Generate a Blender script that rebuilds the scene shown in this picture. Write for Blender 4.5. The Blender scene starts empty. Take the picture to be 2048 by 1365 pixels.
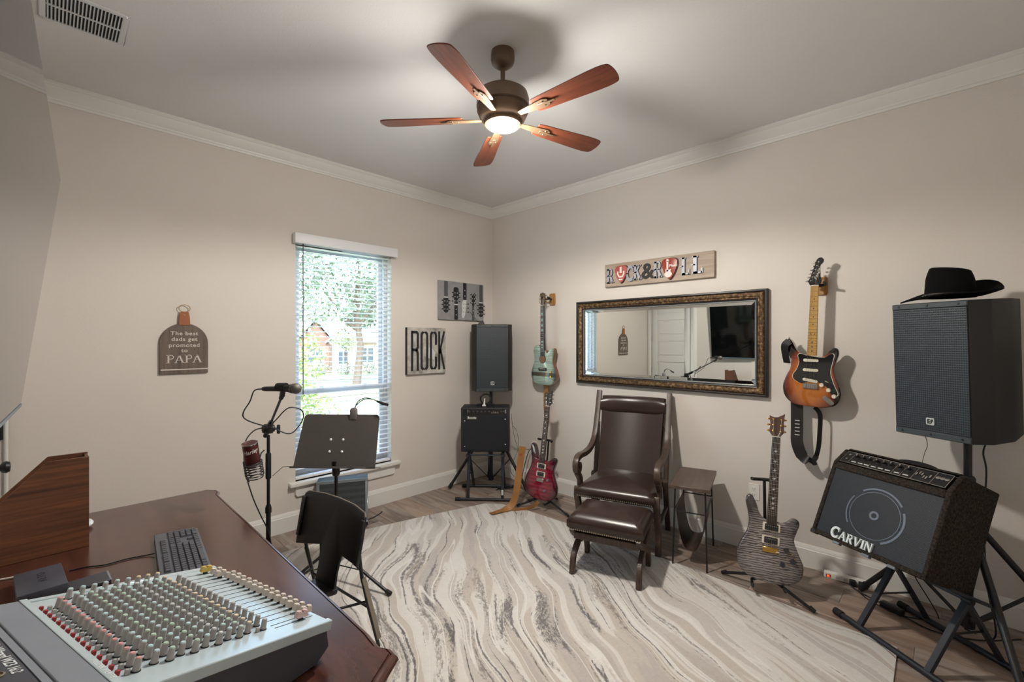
import bpy, bmesh, math, random
from mathutils import Matrix, Vector, Euler

R = math.radians
random.seed(7)
scene = bpy.context.scene
COL = scene.collection

# ------------------------------------------------------------------ camera
cam_data = bpy.data.cameras.new('camera')
cam_data.sensor_width = 36.0
cam_data.lens = 901.0 / 2048.0 * 36.0
cam_data.clip_start = 0.02
cam_data.clip_end = 400
cam = bpy.data.objects.new('camera', cam_data)
cam.location = (0.0, 0.0, 1.53)
cam.rotation_euler = (R(90), 0, R(-45.73))
COL.objects.link(cam)
scene.camera = cam

# ------------------------------------------------------------------ world, sun, exposure
world = bpy.data.worlds.new('world')
scene.world = world
world.use_nodes = True
wn = world.node_tree.nodes
wl = world.node_tree.links
bg = wn['Background']
sky = wn.new('ShaderNodeTexSky')
sky.sky_type = 'NISHITA'
sky.sun_disc = False
sky.sun_elevation = R(52)
sky.sun_rotation = R(215)
sky.air_density = 1.0
sky.dust_density = 2.0
wl.new(sky.outputs['Color'], bg.inputs['Color'])
bg.inputs['Strength'].default_value = 1.15

sun_data = bpy.data.lights.new('sun', 'SUN')
sun_data.energy = 2.0
sun_data.angle = R(0.6)
sun_data.color = (1.0, 0.95, 0.86)
sun = bpy.data.objects.new('sun', sun_data)
sun.rotation_euler = (R(40), 0, R(-25))
sun.location = (0, -10, 20)
COL.objects.link(sun)

vs = scene.view_settings
vs.view_transform = 'Standard'
vs.look = 'None'
vs.gamma = 1.0
vs.use_curve_mapping = False
vs.exposure = 1.08

# ------------------------------------------------------------------ room dimensions (metres, camera over 0,0)
XW, XE, YS, YN, ZC = -0.18, 3.59, -0.62, 3.82, 3.048

# ------------------------------------------------------------------ helpers
class MB:
    """collects shapes, becomes ONE mesh object"""
    def __init__(s):
        s.v = []; s.f = []; s.m = []; s.mi = 0; s.mx = None
    def add(s, vs_, fs, mi=None):
        n = len(s.v)
        for p in vs_:
            p = Vector(p)
            if s.mx is not None: p = s.mx @ p
            s.v.append(p)
        for f in fs:
            s.f.append([i + n for i in f]); s.m.append(s.mi if mi is None else mi)
        return s
    def box(s, x0, x1, y0, y1, z0, z1, mi=None):
        return s.add([(x0,y0,z0),(x1,y0,z0),(x1,y1,z0),(x0,y1,z0),(x0,y0,z1),(x1,y0,z1),(x1,y1,z1),(x0,y1,z1)],
                     [(0,3,2,1),(4,5,6,7),(0,1,5,4),(1,2,6,5),(2,3,7,6),(3,0,4,7)], mi)
    def cbox(s, c, d, mx=None, mi=None):
        m = Matrix.Translation(c)
        if mx is not None: m = m @ mx.to_4x4()
        pts = [m @ Vector((sx*d[0]/2, sy*d[1]/2, sz*d[2]/2)) for sz in (-1,1) for sx, sy in ((-1,-1),(1,-1),(1,1),(-1,1))]
        return s.add(pts, [(0,3,2,1),(4,5,6,7),(0,1,5,4),(1,2,6,5),(2,3,7,6),(3,0,4,7)], mi)
    def bar(s, a, b, w, d, up=(0,0,1), mi=None):
        """rectangular bar from a to b, w across, d along the other way"""
        a = Vector(a); b = Vector(b); t = (b-a).normalized(); u = Vector(up)
        x = t.cross(u)
        if x.length < 1e-4: x = t.cross(Vector((1,0,0)))
        x.normalize(); y = x.cross(t).normalized()
        pts = [p + x*sx*w/2 + y*sy*d/2 for p in (a,b) for sx, sy in ((-1,-1),(1,-1),(1,1),(-1,1))]
        return s.add(pts, [(0,3,2,1),(4,5,6,7),(0,1,5,4),(1,2,6,5),(2,3,7,6),(3,0,4,7)], mi)
    def tube(s, pts, r, n=8, closed=False, mi=None):
        pts = [Vector(p) for p in pts]; N = len(pts)
        rr = r if isinstance(r, (list, tuple)) else [r]*N
        T = []
        for i in range(N):
            a = pts[(i-1) % N] if (closed or i > 0) else pts[i]
            b = pts[(i+1) % N] if (closed or i < N-1) else pts[i]
            T.append((b-a).normalized())
        u = Vector((0,0,1)) if abs(T[0].z) < 0.9 else Vector((1,0,0))
        u = (u - T[0]*u.dot(T[0])).normalized()
        V = []
        for i in range(N):
            u = u - T[i]*u.dot(T[i])
            if u.length < 1e-6: u = T[i].orthogonal()
            u.normalize(); w = T[i].cross(u)
            for k in range(n):
                a = 2*math.pi*k/n
                V.append(pts[i] + (u*math.cos(a) + w*math.sin(a))*rr[i])
        F = []
        M = N if closed else N-1
        for i in range(M):
            j = (i+1) % N
            for k in range(n):
                F.append((i*n+k, i*n+(k+1) % n, j*n+(k+1) % n, j*n+k))
        if not closed:
            F.append(tuple(range(n))[::-1]); F.append(tuple((N-1)*n+k for k in range(n)))
        return s.add(V, F, mi)
    def cyl(s, a, b, r, n=12, r2=None, mi=None):
        return s.tube([a, b], [r, r if r2 is None else r2], n, mi=mi)
    def lathe(s, prof, n=24, c=(0,0,0), mx=None, mi=None, sx=1.0, sy=1.0):
        m = Matrix.Translation(c)
        if mx is not None: m = m @ mx.to_4x4()
        V = []; F = []
        for r, z in prof:
            for k in range(n):
                a = 2*math.pi*k/n
                V.append(m @ Vector((r*sx*math.cos(a), r*sy*math.sin(a), z)))
        for i in range(len(prof)-1):
            for k in range(n):
                F.append((i*n+k, i*n+(k+1) % n, (i+1)*n+(k+1) % n, (i+1)*n+k))
        if prof[0][0] > 1e-6: F.append(tuple(range(n))[::-1])
        if prof[-1][0] > 1e-6: F.append(tuple((len(prof)-1)*n+k for k in range(n)))
        return s.add(V, F, mi)
    def prism(s, out, y0, y1, mi=None):
        """outline in x,z extruded along y"""
        n = len(out)
        V = [(x, y0, z) for x, z in out] + [(x, y1, z) for x, z in out]
        F = [tuple(range(n)), tuple(range(2*n-1, n-1, -1))]
        F += [(i, (i+1) % n, n+(i+1) % n, n+i) for i in range(n)]
        return s.add(V, F, mi)
    def prismz(s, out, z0, z1, mi=None):
        n = len(out)
        V = [(x, y, z0) for x, y in out] + [(x, y, z1) for x, y in out]
        F = [tuple(range(n))[::-1], tuple(range(n, 2*n))]
        F += [(i, (i+1) % n, n+(i+1) % n, n+i) for i in range(n)]
        return s.add(V, F, mi)
    def loft(s, rings, closed=True, caps=True, mi=None):
        n = len(rings[0]); V = [p for r_ in rings for p in r_]; F = []
        for i in range(len(rings)-1):
            for k in range(n if closed else n-1):
                F.append((i*n+k, i*n+(k+1) % n, (i+1)*n+(k+1) % n, (i+1)*n+k))
        if caps and closed:
            F.append(tuple(range(n))[::-1]); F.append(tuple((len(rings)-1)*n+k for k in range(n)))
        return s.add(V, F, mi)
    def grid(s, fn, nu, nv, mi=None):
        V = [fn(i/nu, j/nv) for i in range(nu+1) for j in range(nv+1)]
        F = [(i*(nv+1)+j, (i+1)*(nv+1)+j, (i+1)*(nv+1)+j+1, i*(nv+1)+j+1) for i in range(nu) for j in range(nv)]
        return s.add(V, F, mi)
    def ell(s, c, r, nu=16, nv=10, mi=None, mx=None):
        prof = [(math.sin(math.pi*j/nv), -math.cos(math.pi*j/nv)) for j in range(nv+1)]
        prof[0] = (0.0, -1.0); prof[-1] = (0.0, 1.0)
        m = Matrix.Diagonal((r[0], r[1], r[2]))
        if mx is not None: m = mx.to_3x3() @ m
        return s.lathe(prof, nu, c, m, mi)
    def ribbon(s, pts, dirs, w, th, mi=None):
        """flat strap along pts, width direction dirs"""
        rings = []
        P = [Vector(p) for p in pts]
        for i, p in enumerate(P):
            t = (P[min(i+1, len(P)-1)] - P[max(i-1, 0)]).normalized()
            d = Vector(dirs[i] if isinstance(dirs, list) else dirs); d = (d - t*d.dot(t)).normalized()
            nn = t.cross(d)
            ww = w[i] if isinstance(w, list) else w
            rings.append([p+d*ww/2+nn*th/2, p-d*ww/2+nn*th/2, p-d*ww/2-nn*th/2, p+d*ww/2-nn*th/2])
        return s.loft(rings, mi=mi)
    def mesh(s, name, bevel=0, seg=2, smooth=True, angle=38, bevel_angle=30, solid=0):
        me = bpy.data.meshes.new(name)
        bm = bmesh.new()
        vv = [bm.verts.new(p) for p in s.v]
        for f, mi in zip(s.f, s.m):
            try:
                fc = bm.faces.new([vv[i] for i in f]); fc.material_index = mi
            except ValueError:
                pass
        bmesh.ops.remove_doubles(bm, verts=bm.verts, dist=1e-6)
        bmesh.ops.recalc_face_normals(bm, faces=bm.faces)
        if solid:
            bmesh.ops.solidify(bm, geom=bm.faces[:], thickness=solid)
        if bevel:
            ed = [e for e in bm.edges if len(e.link_faces) == 2 and e.calc_face_angle(0) > R(bevel_angle)]
            bmesh.ops.bevel(bm, geom=ed, offset=bevel, segments=seg, profile=0.5, affect='EDGES', clamp_overlap=True)
        bm.to_mesh(me); bm.free()
        if smooth:
            me.polygons.foreach_set('use_smooth', [True]*len(me.polygons))
            me.set_sharp_from_angle(angle=R(angle))
        return me
    def build(s, name, mats, parent=None, loc=None, rot=None, **kw):
        me = s.mesh(name, **kw)
        for m in (mats if isinstance(mats, (list, tuple)) else [mats]): me.materials.append(m)
        return link(name, me, parent, loc, rot)

def link(name, me, parent=None, loc=None, rot=None):
    o = bpy.data.objects.new(name, me)
    COL.objects.link(o)
    if parent is not None: o.parent = parent
    if loc is not None: o.location = loc
    if rot is not None: o.rotation_euler = rot
    return o
def tag(o, label, cat, group=None, kind=None):
    o['label'] = label; o['category'] = cat
    if group: o['group'] = group
    if kind: o['kind'] = kind
    return o
def thing(name, label, cat, loc=(0,0,0), rz=0, rx=0, group=None, ry=0):
    o = bpy.data.objects.new(name, None)
    o.empty_display_size = 0.1
    COL.objects.link(o)
    o.location = loc; o.rotation_euler = (R(rx), R(ry), R(rz))
    return tag(o, label, cat, group)
def struct(o, label=None):
    o['kind'] = 'structure'
    if label: o['label'] = label
    return o
def catmull(P, n=6, closed=True):
    P = [Vector(p) for p in P]; N = len(P); out = []
    for i in range(N if closed else N-1):
        if closed: a, b, c, d = P[i-1], P[i], P[(i+1) % N], P[(i+2) % N]
        else: a, b, c, d = P[max(i-1,0)], P[i], P[i+1], P[min(i+2,N-1)]
        for k in range(n):
            t = k/n
            out.append(0.5*((2*b) + (c-a)*t + (2*a-5*b+4*c-d)*t*t + (3*b-a-3*c+d)*t**3))
    if not closed: out.append(P[-1])
    return out
def circ(r, n=24, cx=0, cz=0, a0=0, rz=None):
    return [(cx+r*math.cos(a0+2*math.pi*k/n), cz+(rz or r)*math.sin(a0+2*math.pi*k/n)) for k in range(n)]
def rrect(w, h, r, n=5, cx=0, cz=0):
    out = []
    for sx, sz, a in ((1,1,0),(-1,1,90),(-1,-1,180),(1,-1,270)):
        for k in range(n+1):
            t = R(a + 90*k/n)
            out.append((cx + sx*(w/2-r) + r*math.cos(t), cz + sz*(h/2-r) + r*math.sin(t)))
    return out
def text_mesh(body, size=1.0, extrude=0.0, ax='CENTER', shear=0.0, bold=0.0, space=1.0):
    cu = bpy.data.curves.new('lettering', 'FONT')
    cu.body = body; cu.size = size; cu.extrude = extrude; cu.align_x = ax; cu.align_y = 'CENTER'
    cu.shear = shear; cu.offset = bold; cu.space_character = space; cu.resolution_u = 3
    o = bpy.data.objects.new('lettering', cu)
    me = bpy.data.meshes.new_from_object(o)
    bpy.data.objects.remove(o); bpy.data.curves.remove(cu)
    return me
FRONT = Matrix.Rotation(R(90), 4, 'X')          # text in the x,z plane facing -y
def text(body, size, mat, parent, mx, name='lettering', extrude=0.0006, scale=(1,1), **kw):
    me = text_mesh(body, size, extrude, **kw)
    me.transform(mx @ Matrix.Diagonal((scale[0], scale[1], 1, 1)))
    me.materials.clear(); me.materials.append(mat)
    return link(name, me, parent)

# ---- drawn letters (x to the right, z up, height 1) as overlapping outlines
def stroke(pts, w, closed=False):
    P = [Vector((p[0], p[1])) for p in pts]; N = len(P); L = []; Q = []
    for i in range(N):
        a = P[i-1] if (i > 0 or closed) else P[i]; b = P[(i+1) % N] if (i < N-1 or closed) else P[i]
        d1 = (P[i]-a); d2 = (b-P[i])
        if d1.length < 1e-9: d1 = d2
        if d2.length < 1e-9: d2 = d1
        n1 = Vector((-d1.y, d1.x)).normalized(); n2 = Vector((-d2.y, d2.x)).normalized()
        m = (n1+n2)
        m = m/(max(0.35, m.length_squared/2)) if m.length > 1e-6 else n1
        L.append(P[i]+m*w/2); Q.append(P[i]-m*w/2)
    quads = []
    for i in range(N if closed else N-1):
        j = (i+1) % N
        quads.append([L[i], L[j], Q[j], Q[i]])
    return [[(p.x, p.y) for p in q] for q in quads]
def arc(cx, cz, rx, rz, a0, a1, n=12):
    return [(cx+rx*math.cos(R(a0+(a1-a0)*k/n)), cz+rz*math.sin(R(a0+(a1-a0)*k/n))) for k in range(n+1)]
def serif_glyph(ch, T=0.17, S=0.07):
    """returns outlines, width"""
    def bx(x0, x1, z0, z1): return [(x0,z0),(x1,z0),(x1,z1),(x0,z1)]
    def stem(x, z0=0, z1=1): return [bx(x-T/2, x+T/2, z0, z1)]
    def foot(x, z, w=0.34): return [bx(x-w/2, x+w/2, z-(S if z > 0.5 else 0), z+(0 if z > 0.5 else S))]
    t = T*0.55
    if ch == 'I': return stem(.2)+foot(.2,0)+foot(.2,1), .4
    if ch == 'P': return stem(.2)+foot(.18,0)+foot(.14,1,.26)+stroke([(.2,1-t/2)]+arc(.42,.735,.22,.235,90,-90)+[(.2,.5)], t), .72
    if ch == 'R': return stem(.2)+foot(.18,0)+foot(.14,1,.26)+stroke([(.2,1-t/2)]+arc(.42,.745,.2,.225,90,-90)+[(.2,.52)], t)+stroke([(.42,.52),(.68,.03)], T*.9)+foot(.72,0,.22), .84
    if ch == 'A': return stroke([(.08,0),(.42,1)], t)+stroke([(.40,1),(.74,0)], T)+stroke([(.2,.34),(.62,.34)], S)+foot(.1,0,.28)+foot(.74,0,.3), .86
    if ch == 'V': return stroke([(.12,1),(.42,0)], T)+stroke([(.42,0),(.72,1)], t)+foot(.1,1,.3)+foot(.74,1,.26), .84
    if ch == 'N': return stroke([(.14,0),(.14,1)], t)+stroke([(.14,1),(.74,0)], T)+stroke([(.74,0),(.74,1)], t)+foot(.14,0,.28)+foot(.1,1,.2)+foot(.74,1,.28), .9
    if ch == 'C': return stroke(arc(.46,.5,.36,.45,48,312,20), T)+stroke([(.72,.62),(.72,1.0)], S)+stroke([(.72,.0),(.72,.3)], S), .84
    if ch == 'O': return stroke(arc(.46,.5,.36,.45,0,345,23), T, True), .92
    if ch == 'K': return stem(.2)+foot(.2,0)+foot(.2,1)+stroke([(.25,.45),(.66,.97)], t)+stroke([(.36,.55),(.7,.03)], T)+foot(.66,1,.26)+foot(.74,0,.26), .88
    if ch == 'L': return stem(.2)+foot(.2,0)+foot(.2,1)+[bx(.2,.62,0,S*1.1)]+stroke([(.6,0),(.6,.3)], S), .7
    return [], .4
def serif_word(mb, word, x, z, h, y0, y1, wide=1.0, T=.17, S=.07, first=1.0, gap=.04):
    for i, ch in enumerate(word):
        hh = h*first if i == 0 else h
        g, w = serif_glyph(ch, T, S)
        for o in g: mb.prism([(x+p[0]*hh*wide, z+p[1]*hh) for p in o], y0, y1)
        x += (w+gap)*hh*wide
    return x
def word_width(word, h, wide=1.0, first=1.0, gap=.04):
    return sum((serif_glyph(c)[1]+gap)*(h*first if i == 0 else h)*wide for i, c in enumerate(word))

# ------------------------------------------------------------------ materials
MATS = {}
def srgb(c):
    return tuple((x/12.92 if x <= 0.04045 else ((x+0.055)/1.055)**2.4) for x in [k/255 for k in c]) + (1.0,)
class NT:
    def __init__(s, name):
        s.mat = bpy.data.materials.new(name); s.mat.use_nodes = True
        s.nt = s.mat.node_tree; s.bsdf = s.nt.nodes['Principled BSDF']; s.co = None
    def n(s, typ, **kw):
        x = s.nt.nodes.new(typ)
        for k, v in kw.items():
            if k in x.inputs: x.inputs[k].default_value = v
            else: setattr(x, k, v)
        return x
    def l(s, a, b): s.nt.links.new(a, b)
    def coords(s, scale=(1,1,1), which='Object', rot=(0,0,0)):
        tc = s.n('ShaderNodeTexCoord'); mp = s.n('ShaderNodeMapping')
        mp.inputs['Scale'].default_value = scale; mp.inputs['Rotation'].default_value = rot
        s.l(tc.outputs[which], mp.inputs['Vector'])
        return mp.outputs['Vector']
    def noise(s, vec, scale=5, detail=4, rough=0.55, dist=0.0):
        t = s.n('ShaderNodeTexNoise'); t.inputs['Scale'].default_value = scale; t.inputs['Detail'].default_value = detail
        t.inputs['Roughness'].default_value = rough; t.inputs['Distortion'].default_value = dist
        s.l(vec, t.inputs['Vector']); return t.outputs['Fac']
    def ramp(s, fac, stops, interp='LINEAR'):
        r_ = s.n('ShaderNodeValToRGB'); r_.color_ramp.interpolation = interp
        e = r_.color_ramp.elements
        e[0].position = stops[0][0]; e[0].color = stops[0][1]
        e[1].position = stops[-1][0]; e[1].color = stops[-1][1]
        for p, c in stops[1:-1]:
            k = e.new(p); k.color = c
        s.l(fac, r_.inputs['Fac']); return r_.outputs['Color']
    def mix(s, fac, a, b, typ='MIX'):
        m = s.n('ShaderNodeMix', data_type='RGBA', blend_type=typ)
        for k, v in ((0, fac), (6, a), (7, b)):
            if isinstance(v, (int, float)): m.inputs[k].default_value = v
            elif isinstance(v, tuple): m.inputs[k].default_value = v
            else: s.l(v, m.inputs[k])
        return m.outputs[2]
    def math(s, op, a, b=None):
        m = s.n('ShaderNodeMath', operation=op)
        for i, v in enumerate((a, b)):
            if v is None: continue
            if isinstance(v, (int, float)): m.inputs[i].default_value = v
            else: s.l(v, m.inputs[i])
        return m.outputs[0]
    def bump(s, h, strength=0.2, dist=0.01):
        b = s.n('ShaderNodeBump'); b.inputs['Strength'].default_value = strength; b.inputs['Distance'].default_value = dist
        s.l(h, b.inputs['Height']); s.l(b.outputs['Normal'], s.bsdf.inputs['Normal'])
    def col(s, c):
        if isinstance(c, tuple): s.bsdf.inputs['Base Color'].default_value = c
        else: s.l(c, s.bsdf.inputs['Base Color'])
    def set(s, **kw):
        for k, v in kw.items():
            s.bsdf.inputs[{'rough':'Roughness','metal':'Metallic','spec':'Specular IOR Level','coat':'Coat Weight','coatr':'Coat Roughness','ior':'IOR','trans':'Transmission Weight','sheen':'Sheen Weight'}[k]].default_value = v
        return s
def M(name, c, rough=0.5, metal=0.0, bump=None, var=0.0, coat=0.0, spec=0.5, emit=None, sheen=0.0):
    """plain procedural material: colour c (0-255 srgb), slight noise variation, optional bump (scale, strength)"""
    if name in MATS: return MATS[name]
    t = NT(name); t.set(rough=rough, metal=metal, coat=coat, spec=spec, sheen=sheen)
    col = srgb(c)
    if var:
        f = t.noise(t.coords(), 14, 4)
        dark = tuple(x*(1-var) for x in col[:3]) + (1,); lite = tuple(min(1, x*(1+var)) for x in col[:3]) + (1,)
        t.col(t.ramp(f, [(0.3, dark), (0.7, lite)]))
    else: t.col(col)
    if bump:
        t.bump(t.noise(t.coords(), bump[0], 3), bump[1], bump[2] if len(bump) > 2 else 0.004)
    if emit:
        t.bsdf.inputs['Emission Color'].default_value = srgb(emit[0]); t.bsdf.inputs['Emission Strength'].default_value = emit[1]
    MATS[name] = t.mat
    return t.mat
def wood(name, c1, c2, axis='X', rough=0.4, scale=1.0, coat=0.0, spec=0.5, streak=18.0):
    if name in MATS: return MATS[name]
    t = NT(name); t.set(rough=rough, coat=coat, spec=spec)
    sc = {'X': (1.2, streak, streak), 'Y': (streak, 1.2, streak), 'Z': (streak, streak, 1.2)}[axis]
    v = t.coords(tuple(k*scale for k in sc))
    f = t.noise(v, 2.2, 6, 0.62, 0.6)
    t.col(t.ramp(f, [(0.32, srgb(c2)), (0.66, srgb(c1))]))
    t.bump(f, 0.12, 0.002)
    MATS[name] = t.mat
    return t.mat

white_trim = M('trim_white', (226, 224, 220), 0.42)
black_metal = M('black_metal', (17, 17, 20), 0.42)
black_plastic = M('black_plastic', (17, 17, 19), 0.5)
black_rubber = M('black_rubber', (20, 20, 21), 0.75)
chrome = M('chrome', (205, 205, 208), 0.16, 1.0)
gold = M('gold_metal', (205, 165, 85), 0.25, 1.0)
# ================================================================== THE ROOM
def wall_mat():
    t = NT('wall_paint'); t.set(rough=0.85, spec=0.25)
    v = t.coords()
    t.col(t.ramp(t.noise(v, 1.3, 2), [(0.3, srgb((213, 206, 199))), (0.7, srgb((218, 211, 204)))]))
    t.bump(t.noise(v, 160, 3), 0.35, 0.002)
    return t.mat
WALL = wall_mat()
def ceil_mat():
    t = NT('ceiling_paint'); t.set(rough=0.9, spec=0.2)
    v = t.coords()
    t.col(t.ramp(t.noise(v, 1.1, 2), [(0.3, srgb((222, 222, 221))), (0.7, srgb((227, 227, 226)))]))
    t.bump(t.noise(v, 120, 3), 0.4, 0.002)
    return t.mat
CEIL = ceil_mat()

TH = 0.16
WX0, WX1, WZ0, WZ1 = 1.395, 2.272, 0.385, 2.37     # window opening in the north wall
b = MB()
b.box(XW-TH, WX0, YN, YN+TH, 0, ZC); b.box(WX1, XE+TH, YN, YN+TH, 0, ZC)
b.box(WX0, WX1, YN, YN+TH, 0, WZ0); b.box(WX0, WX1, YN, YN+TH, WZ1, ZC)
struct(b.build('wall_north', WALL, smooth=False))
struct(MB().box(XE, XE+TH, YS-TH, YN, 0, ZC).build('wall_east', WALL, smooth=False))
struct(MB().box(XW-TH, XE, YS-TH, YS, 0, ZC).build('wall_south', WALL, smooth=False))
DY0, DY1, DZ = 3.04, 3.75, 2.42                     # door opening in the west wall
b = MB()
b.box(XW-TH, XW, YS, DY0, 0, ZC); b.box(XW-TH, XW, DY1, YN, 0, ZC); b.box(XW-TH, XW, DY0, DY1, DZ, ZC)
struct(b.build('wall_west', WALL, smooth=False))
struct(MB().box(XW-TH-.3, XE+TH+.3, YS-TH-.3, YN+TH+.25, ZC, ZC+.14).build('ceiling', CEIL, smooth=False))

# ---- wood-look plank floor, every plank a part
def plank_mat():
    t = NT('floor_plank'); t.set(rough=0.42)
    oi = t.n('ShaderNodeObjectInfo')
    tc = t.n('ShaderNodeTexCoord'); mp = t.n('ShaderNodeMapping')
    off = t.n('ShaderNodeVectorMath', operation='SCALE'); off.inputs[0].default_value = (37, 53, 11)
    t.l(oi.outputs['Random'], off.inputs['Scale'])
    ad = t.n('ShaderNodeVectorMath', operation='ADD')
    mp.inputs['Scale'].default_value = (16, 1.5, 10)
    t.l(tc.outputs['Object'], ad.inputs[0]); t.l(off.outputs[0], ad.inputs[1]); t.l(ad.outputs[0], mp.inputs['Vector'])
    v = mp.outputs['Vector']
    f1 = t.noise(v, 1.0, 6, 0.62, 0.9)
    c = t.ramp(f1, [(0.28, srgb((84, 75, 70))), (0.42, srgb((128, 114, 105))), (0.56, srgb((160, 147, 137))), (0.75, srgb((180, 170, 162)))])
    f2 = t.noise(v, 0.35, 3, 0.5)
    c = t.mix(t.ramp(f2, [(0.42, (0,0,0,1)), (0.62, (.55,.55,.55,1))]), c, srgb((152, 124, 104)), 'MIX')
    hv = t.n('ShaderNodeHueSaturation')
    t.l(c, hv.inputs['Color'])
    vv = t.math('ADD', t.math('MULTIPLY', oi.outputs['Random'], 0.34), 0.80)
    t.l(vv, hv.inputs['Value']); t.col(hv.outputs['Color'])
    t.bump(f1, 0.12, 0.002)
    return t.mat
PLANK = plank_mat()
GROUT = M('floor_grout', (150, 140, 130), 0.9)
floor = struct(MB().box(XW-TH, XE+TH, YS-TH, YN+TH, -0.12, -0.003).build('floor', GROUT, smooth=False))
PW, PL, GAP = 0.2, 1.2, 0.004
full = MB().box(0, PW-GAP, 0, PL-GAP, -0.008, 0.0).mesh('plank', bevel=0.0015, seg=1, smooth=False)
full.materials.append(PLANK)
x = XW; row = 0
while x < XE-0.01:
    w = min(PW, XE-x); y = YS - (row*0.43 % 1.2)
    while y < YN:
        y0, y1 = max(y, YS), min(y+PL, YN)
        if y1-y0 > 0.03:
            if y0 == y and y1 == y+PL and abs(w-PW) < 1e-6:
                link('plank', full, floor, (x, y, 0))
            else:
                MB().box(0, w-GAP, 0, y1-y0-GAP, -0.008, 0.0).build('plank', PLANK, floor, (x, y0, 0), bevel=0.0015, seg=1, smooth=False)
        y += PL
    x += PW; row += 1

# ---- crown moulding and baseboards, mitred at the corners
CROWN = [(0,2.942),(.011,2.942),(.016,2.956),(.021,2.958),(.024,2.968),(.032,2.976),(.060,3.012),(.064,3.024),(.070,3.026),(.078,3.034),(.078,3.048),(0,3.048)]
BASE = [(0,0),(.016,0),(.016,.118),(.013,.122),(.012,.132),(.007,.142),(.004,.150),(0,.150)]
def run(name, prof, side, cut=None):
    a = {'north': lambda s, o, z: (s, YN-o, z), 'south': lambda s, o, z: (s, YS+o, z), 'east': lambda s, o, z: (XE-o, s, z), 'west': lambda s, o, z: (XW+o, s, z)}[side]
    lo, hi = (XW, XE) if side in ('north', 'south') else (YS, YN)
    mb = MB()
    for s0, s1, m0, m1 in (cut or [(lo, hi, 1, 1)]):
        mb.loft([[a(s0+o*m0, o, z) for o, z in prof], [a(s1-o*m1, o, z) for o, z in prof]])
    return struct(mb.build(name, white_trim, angle=25))
for i, sd in enumerate(('north', 'east', 'south', 'west')):
    run('trim_%d' % (i+1), CROWN, sd)
    run('baseboard_'+sd, BASE, sd, [(YS, DY0-.1, 1, 0)] if sd == 'west' else None)

# ---- window
GLASS = None
def glass_mat():
    t = NT('window_glass')
    tr = t.n('ShaderNodeBsdfTransparent'); gl = t.n('ShaderNodeBsdfGlossy'); gl.inputs['Roughness'].default_value = 0.02
    tr.inputs['Color'].default_value = (0.93, 0.96, 0.95, 1)
    mx = t.n('ShaderNodeMixShader'); mx.inputs['Fac'].default_value = 0.06
    t.l(tr.outputs[0], mx.inputs[1]); t.l(gl.outputs[0], mx.inputs[2])
    t.l(mx.outputs[0], t.nt.nodes['Material Output'].inputs['Surface'])
    return t.mat
GLASS = glass_mat()
VINYL = M('window_vinyl', (214, 216, 218), 0.4)
win = bpy.data.objects.new('window_1', None); COL.objects.link(win); win.location = ((WX0+WX1)/2, YN, 0)
struct(win, 'tall white single-hung window with marble-white sill in the beige wall')
hw = (WX1-WX0)/2; RZ = 1.10
def frame_rect(mb, x0, x1, z0, z1, w, y0, y1):
    mb.box(x0, x1, y0, y1, z0, z0+w); mb.box(x0, x1, y0, y1, z1-w, z1)
    mb.box(x0, x0+w, y0, y1, z0+w, z1-w); mb.box(x1-w, x1, y0, y1, z0+w, z1-w)
mb = MB(); frame_rect(mb, -hw, hw, WZ0, WZ1, .035, .085, .155); mb.build('window_frame', VINYL, win, bevel=.002, seg=1)
mb = MB(); frame_rect(mb, -hw+.035, hw-.035, RZ-.02, WZ1-.035, .038, .118, .15); mb.build('upper_sash', VINYL, win, bevel=.003, seg=1)
mb = MB(); frame_rect(mb, -hw+.035, hw-.035, WZ0+.035, RZ+.022, .042, .088, .118); sash = mb.build('lower_sash', VINYL, win, bevel=.003, seg=1)
for sx in (-.2, .2):
    MB().box(sx-.03, sx+.03, .078, .09, RZ+.012, RZ+.03).box(sx-.008, sx+.022, .074, .086, RZ+.028, RZ+.038).build('sash_lock', VINYL, sash, bevel=.002, seg=1)
MB().box(-hw+.07, hw-.07, .131, .136, RZ+.015, WZ1-.07).build('pane', GLASS, win, smooth=False)
MB().box(-hw+.075, hw-.075, .1, .105, WZ0+.075, RZ-.018).build('pane', GLASS, win, smooth=False)
MB().box(-hw-.055, hw+.075, -.052, .085, .352, .385).build('window_sill', white_trim, win, bevel=.006, seg=2)
MB().prism([(-hw-.005,.342),(-hw+.005,.352),(hw+.02,.352),(hw+.03,.342),(hw+.03,.28),(hw+.015,.262),(-hw+.01,.262),(-hw-.005,.28)], -.02, 0.0).build('apron', white_trim, win, bevel=.003, seg=1)

# ---- blind
SLAT = M('blind_slat', (232, 234, 236), 0.45)
bl = thing('window_blind', 'white two-inch slatted blind lowered over the tall window', 'blind', ((WX0+WX1)/2, YN, 2.39))
bl_z = lambda z: z-2.39
MB().box(-.462, .472, -.062, -.046, bl_z(2.322), bl_z(2.404)).box(-.462,-.446,-.046,0,bl_z(2.322),bl_z(2.404)).box(.456,.472,-.046,0,bl_z(2.322),bl_z(2.404)).build('valance', SLAT, bl, bevel=.004, seg=2)
MB().box(-hw+.004, hw-.004, .004, .05, bl_z(2.33), bl_z(2.368)).build('headrail', SLAT, bl, bevel=.002, seg=1)
sl = MB().loft([[(-hw+.006, .012+.05*k/4, .0028*(1-((k-2)/2)**2)) for k in range(5)] + [(-hw+.006, .012+.05*k/4, .0028*(1-((k-2)/2)**2)-.0026) for k in range(4,-1,-1)],
                [(hw-.006, .012+.05*k/4, .0028*(1-((k-2)/2)**2)) for k in range(5)] + [(hw-.006, .012+.05*k/4, .0028*(1-((k-2)/2)**2)-.0026) for k in range(4,-1,-1)]]).mesh('slat')
sl.materials.append(SLAT)
z = 2.312
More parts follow.
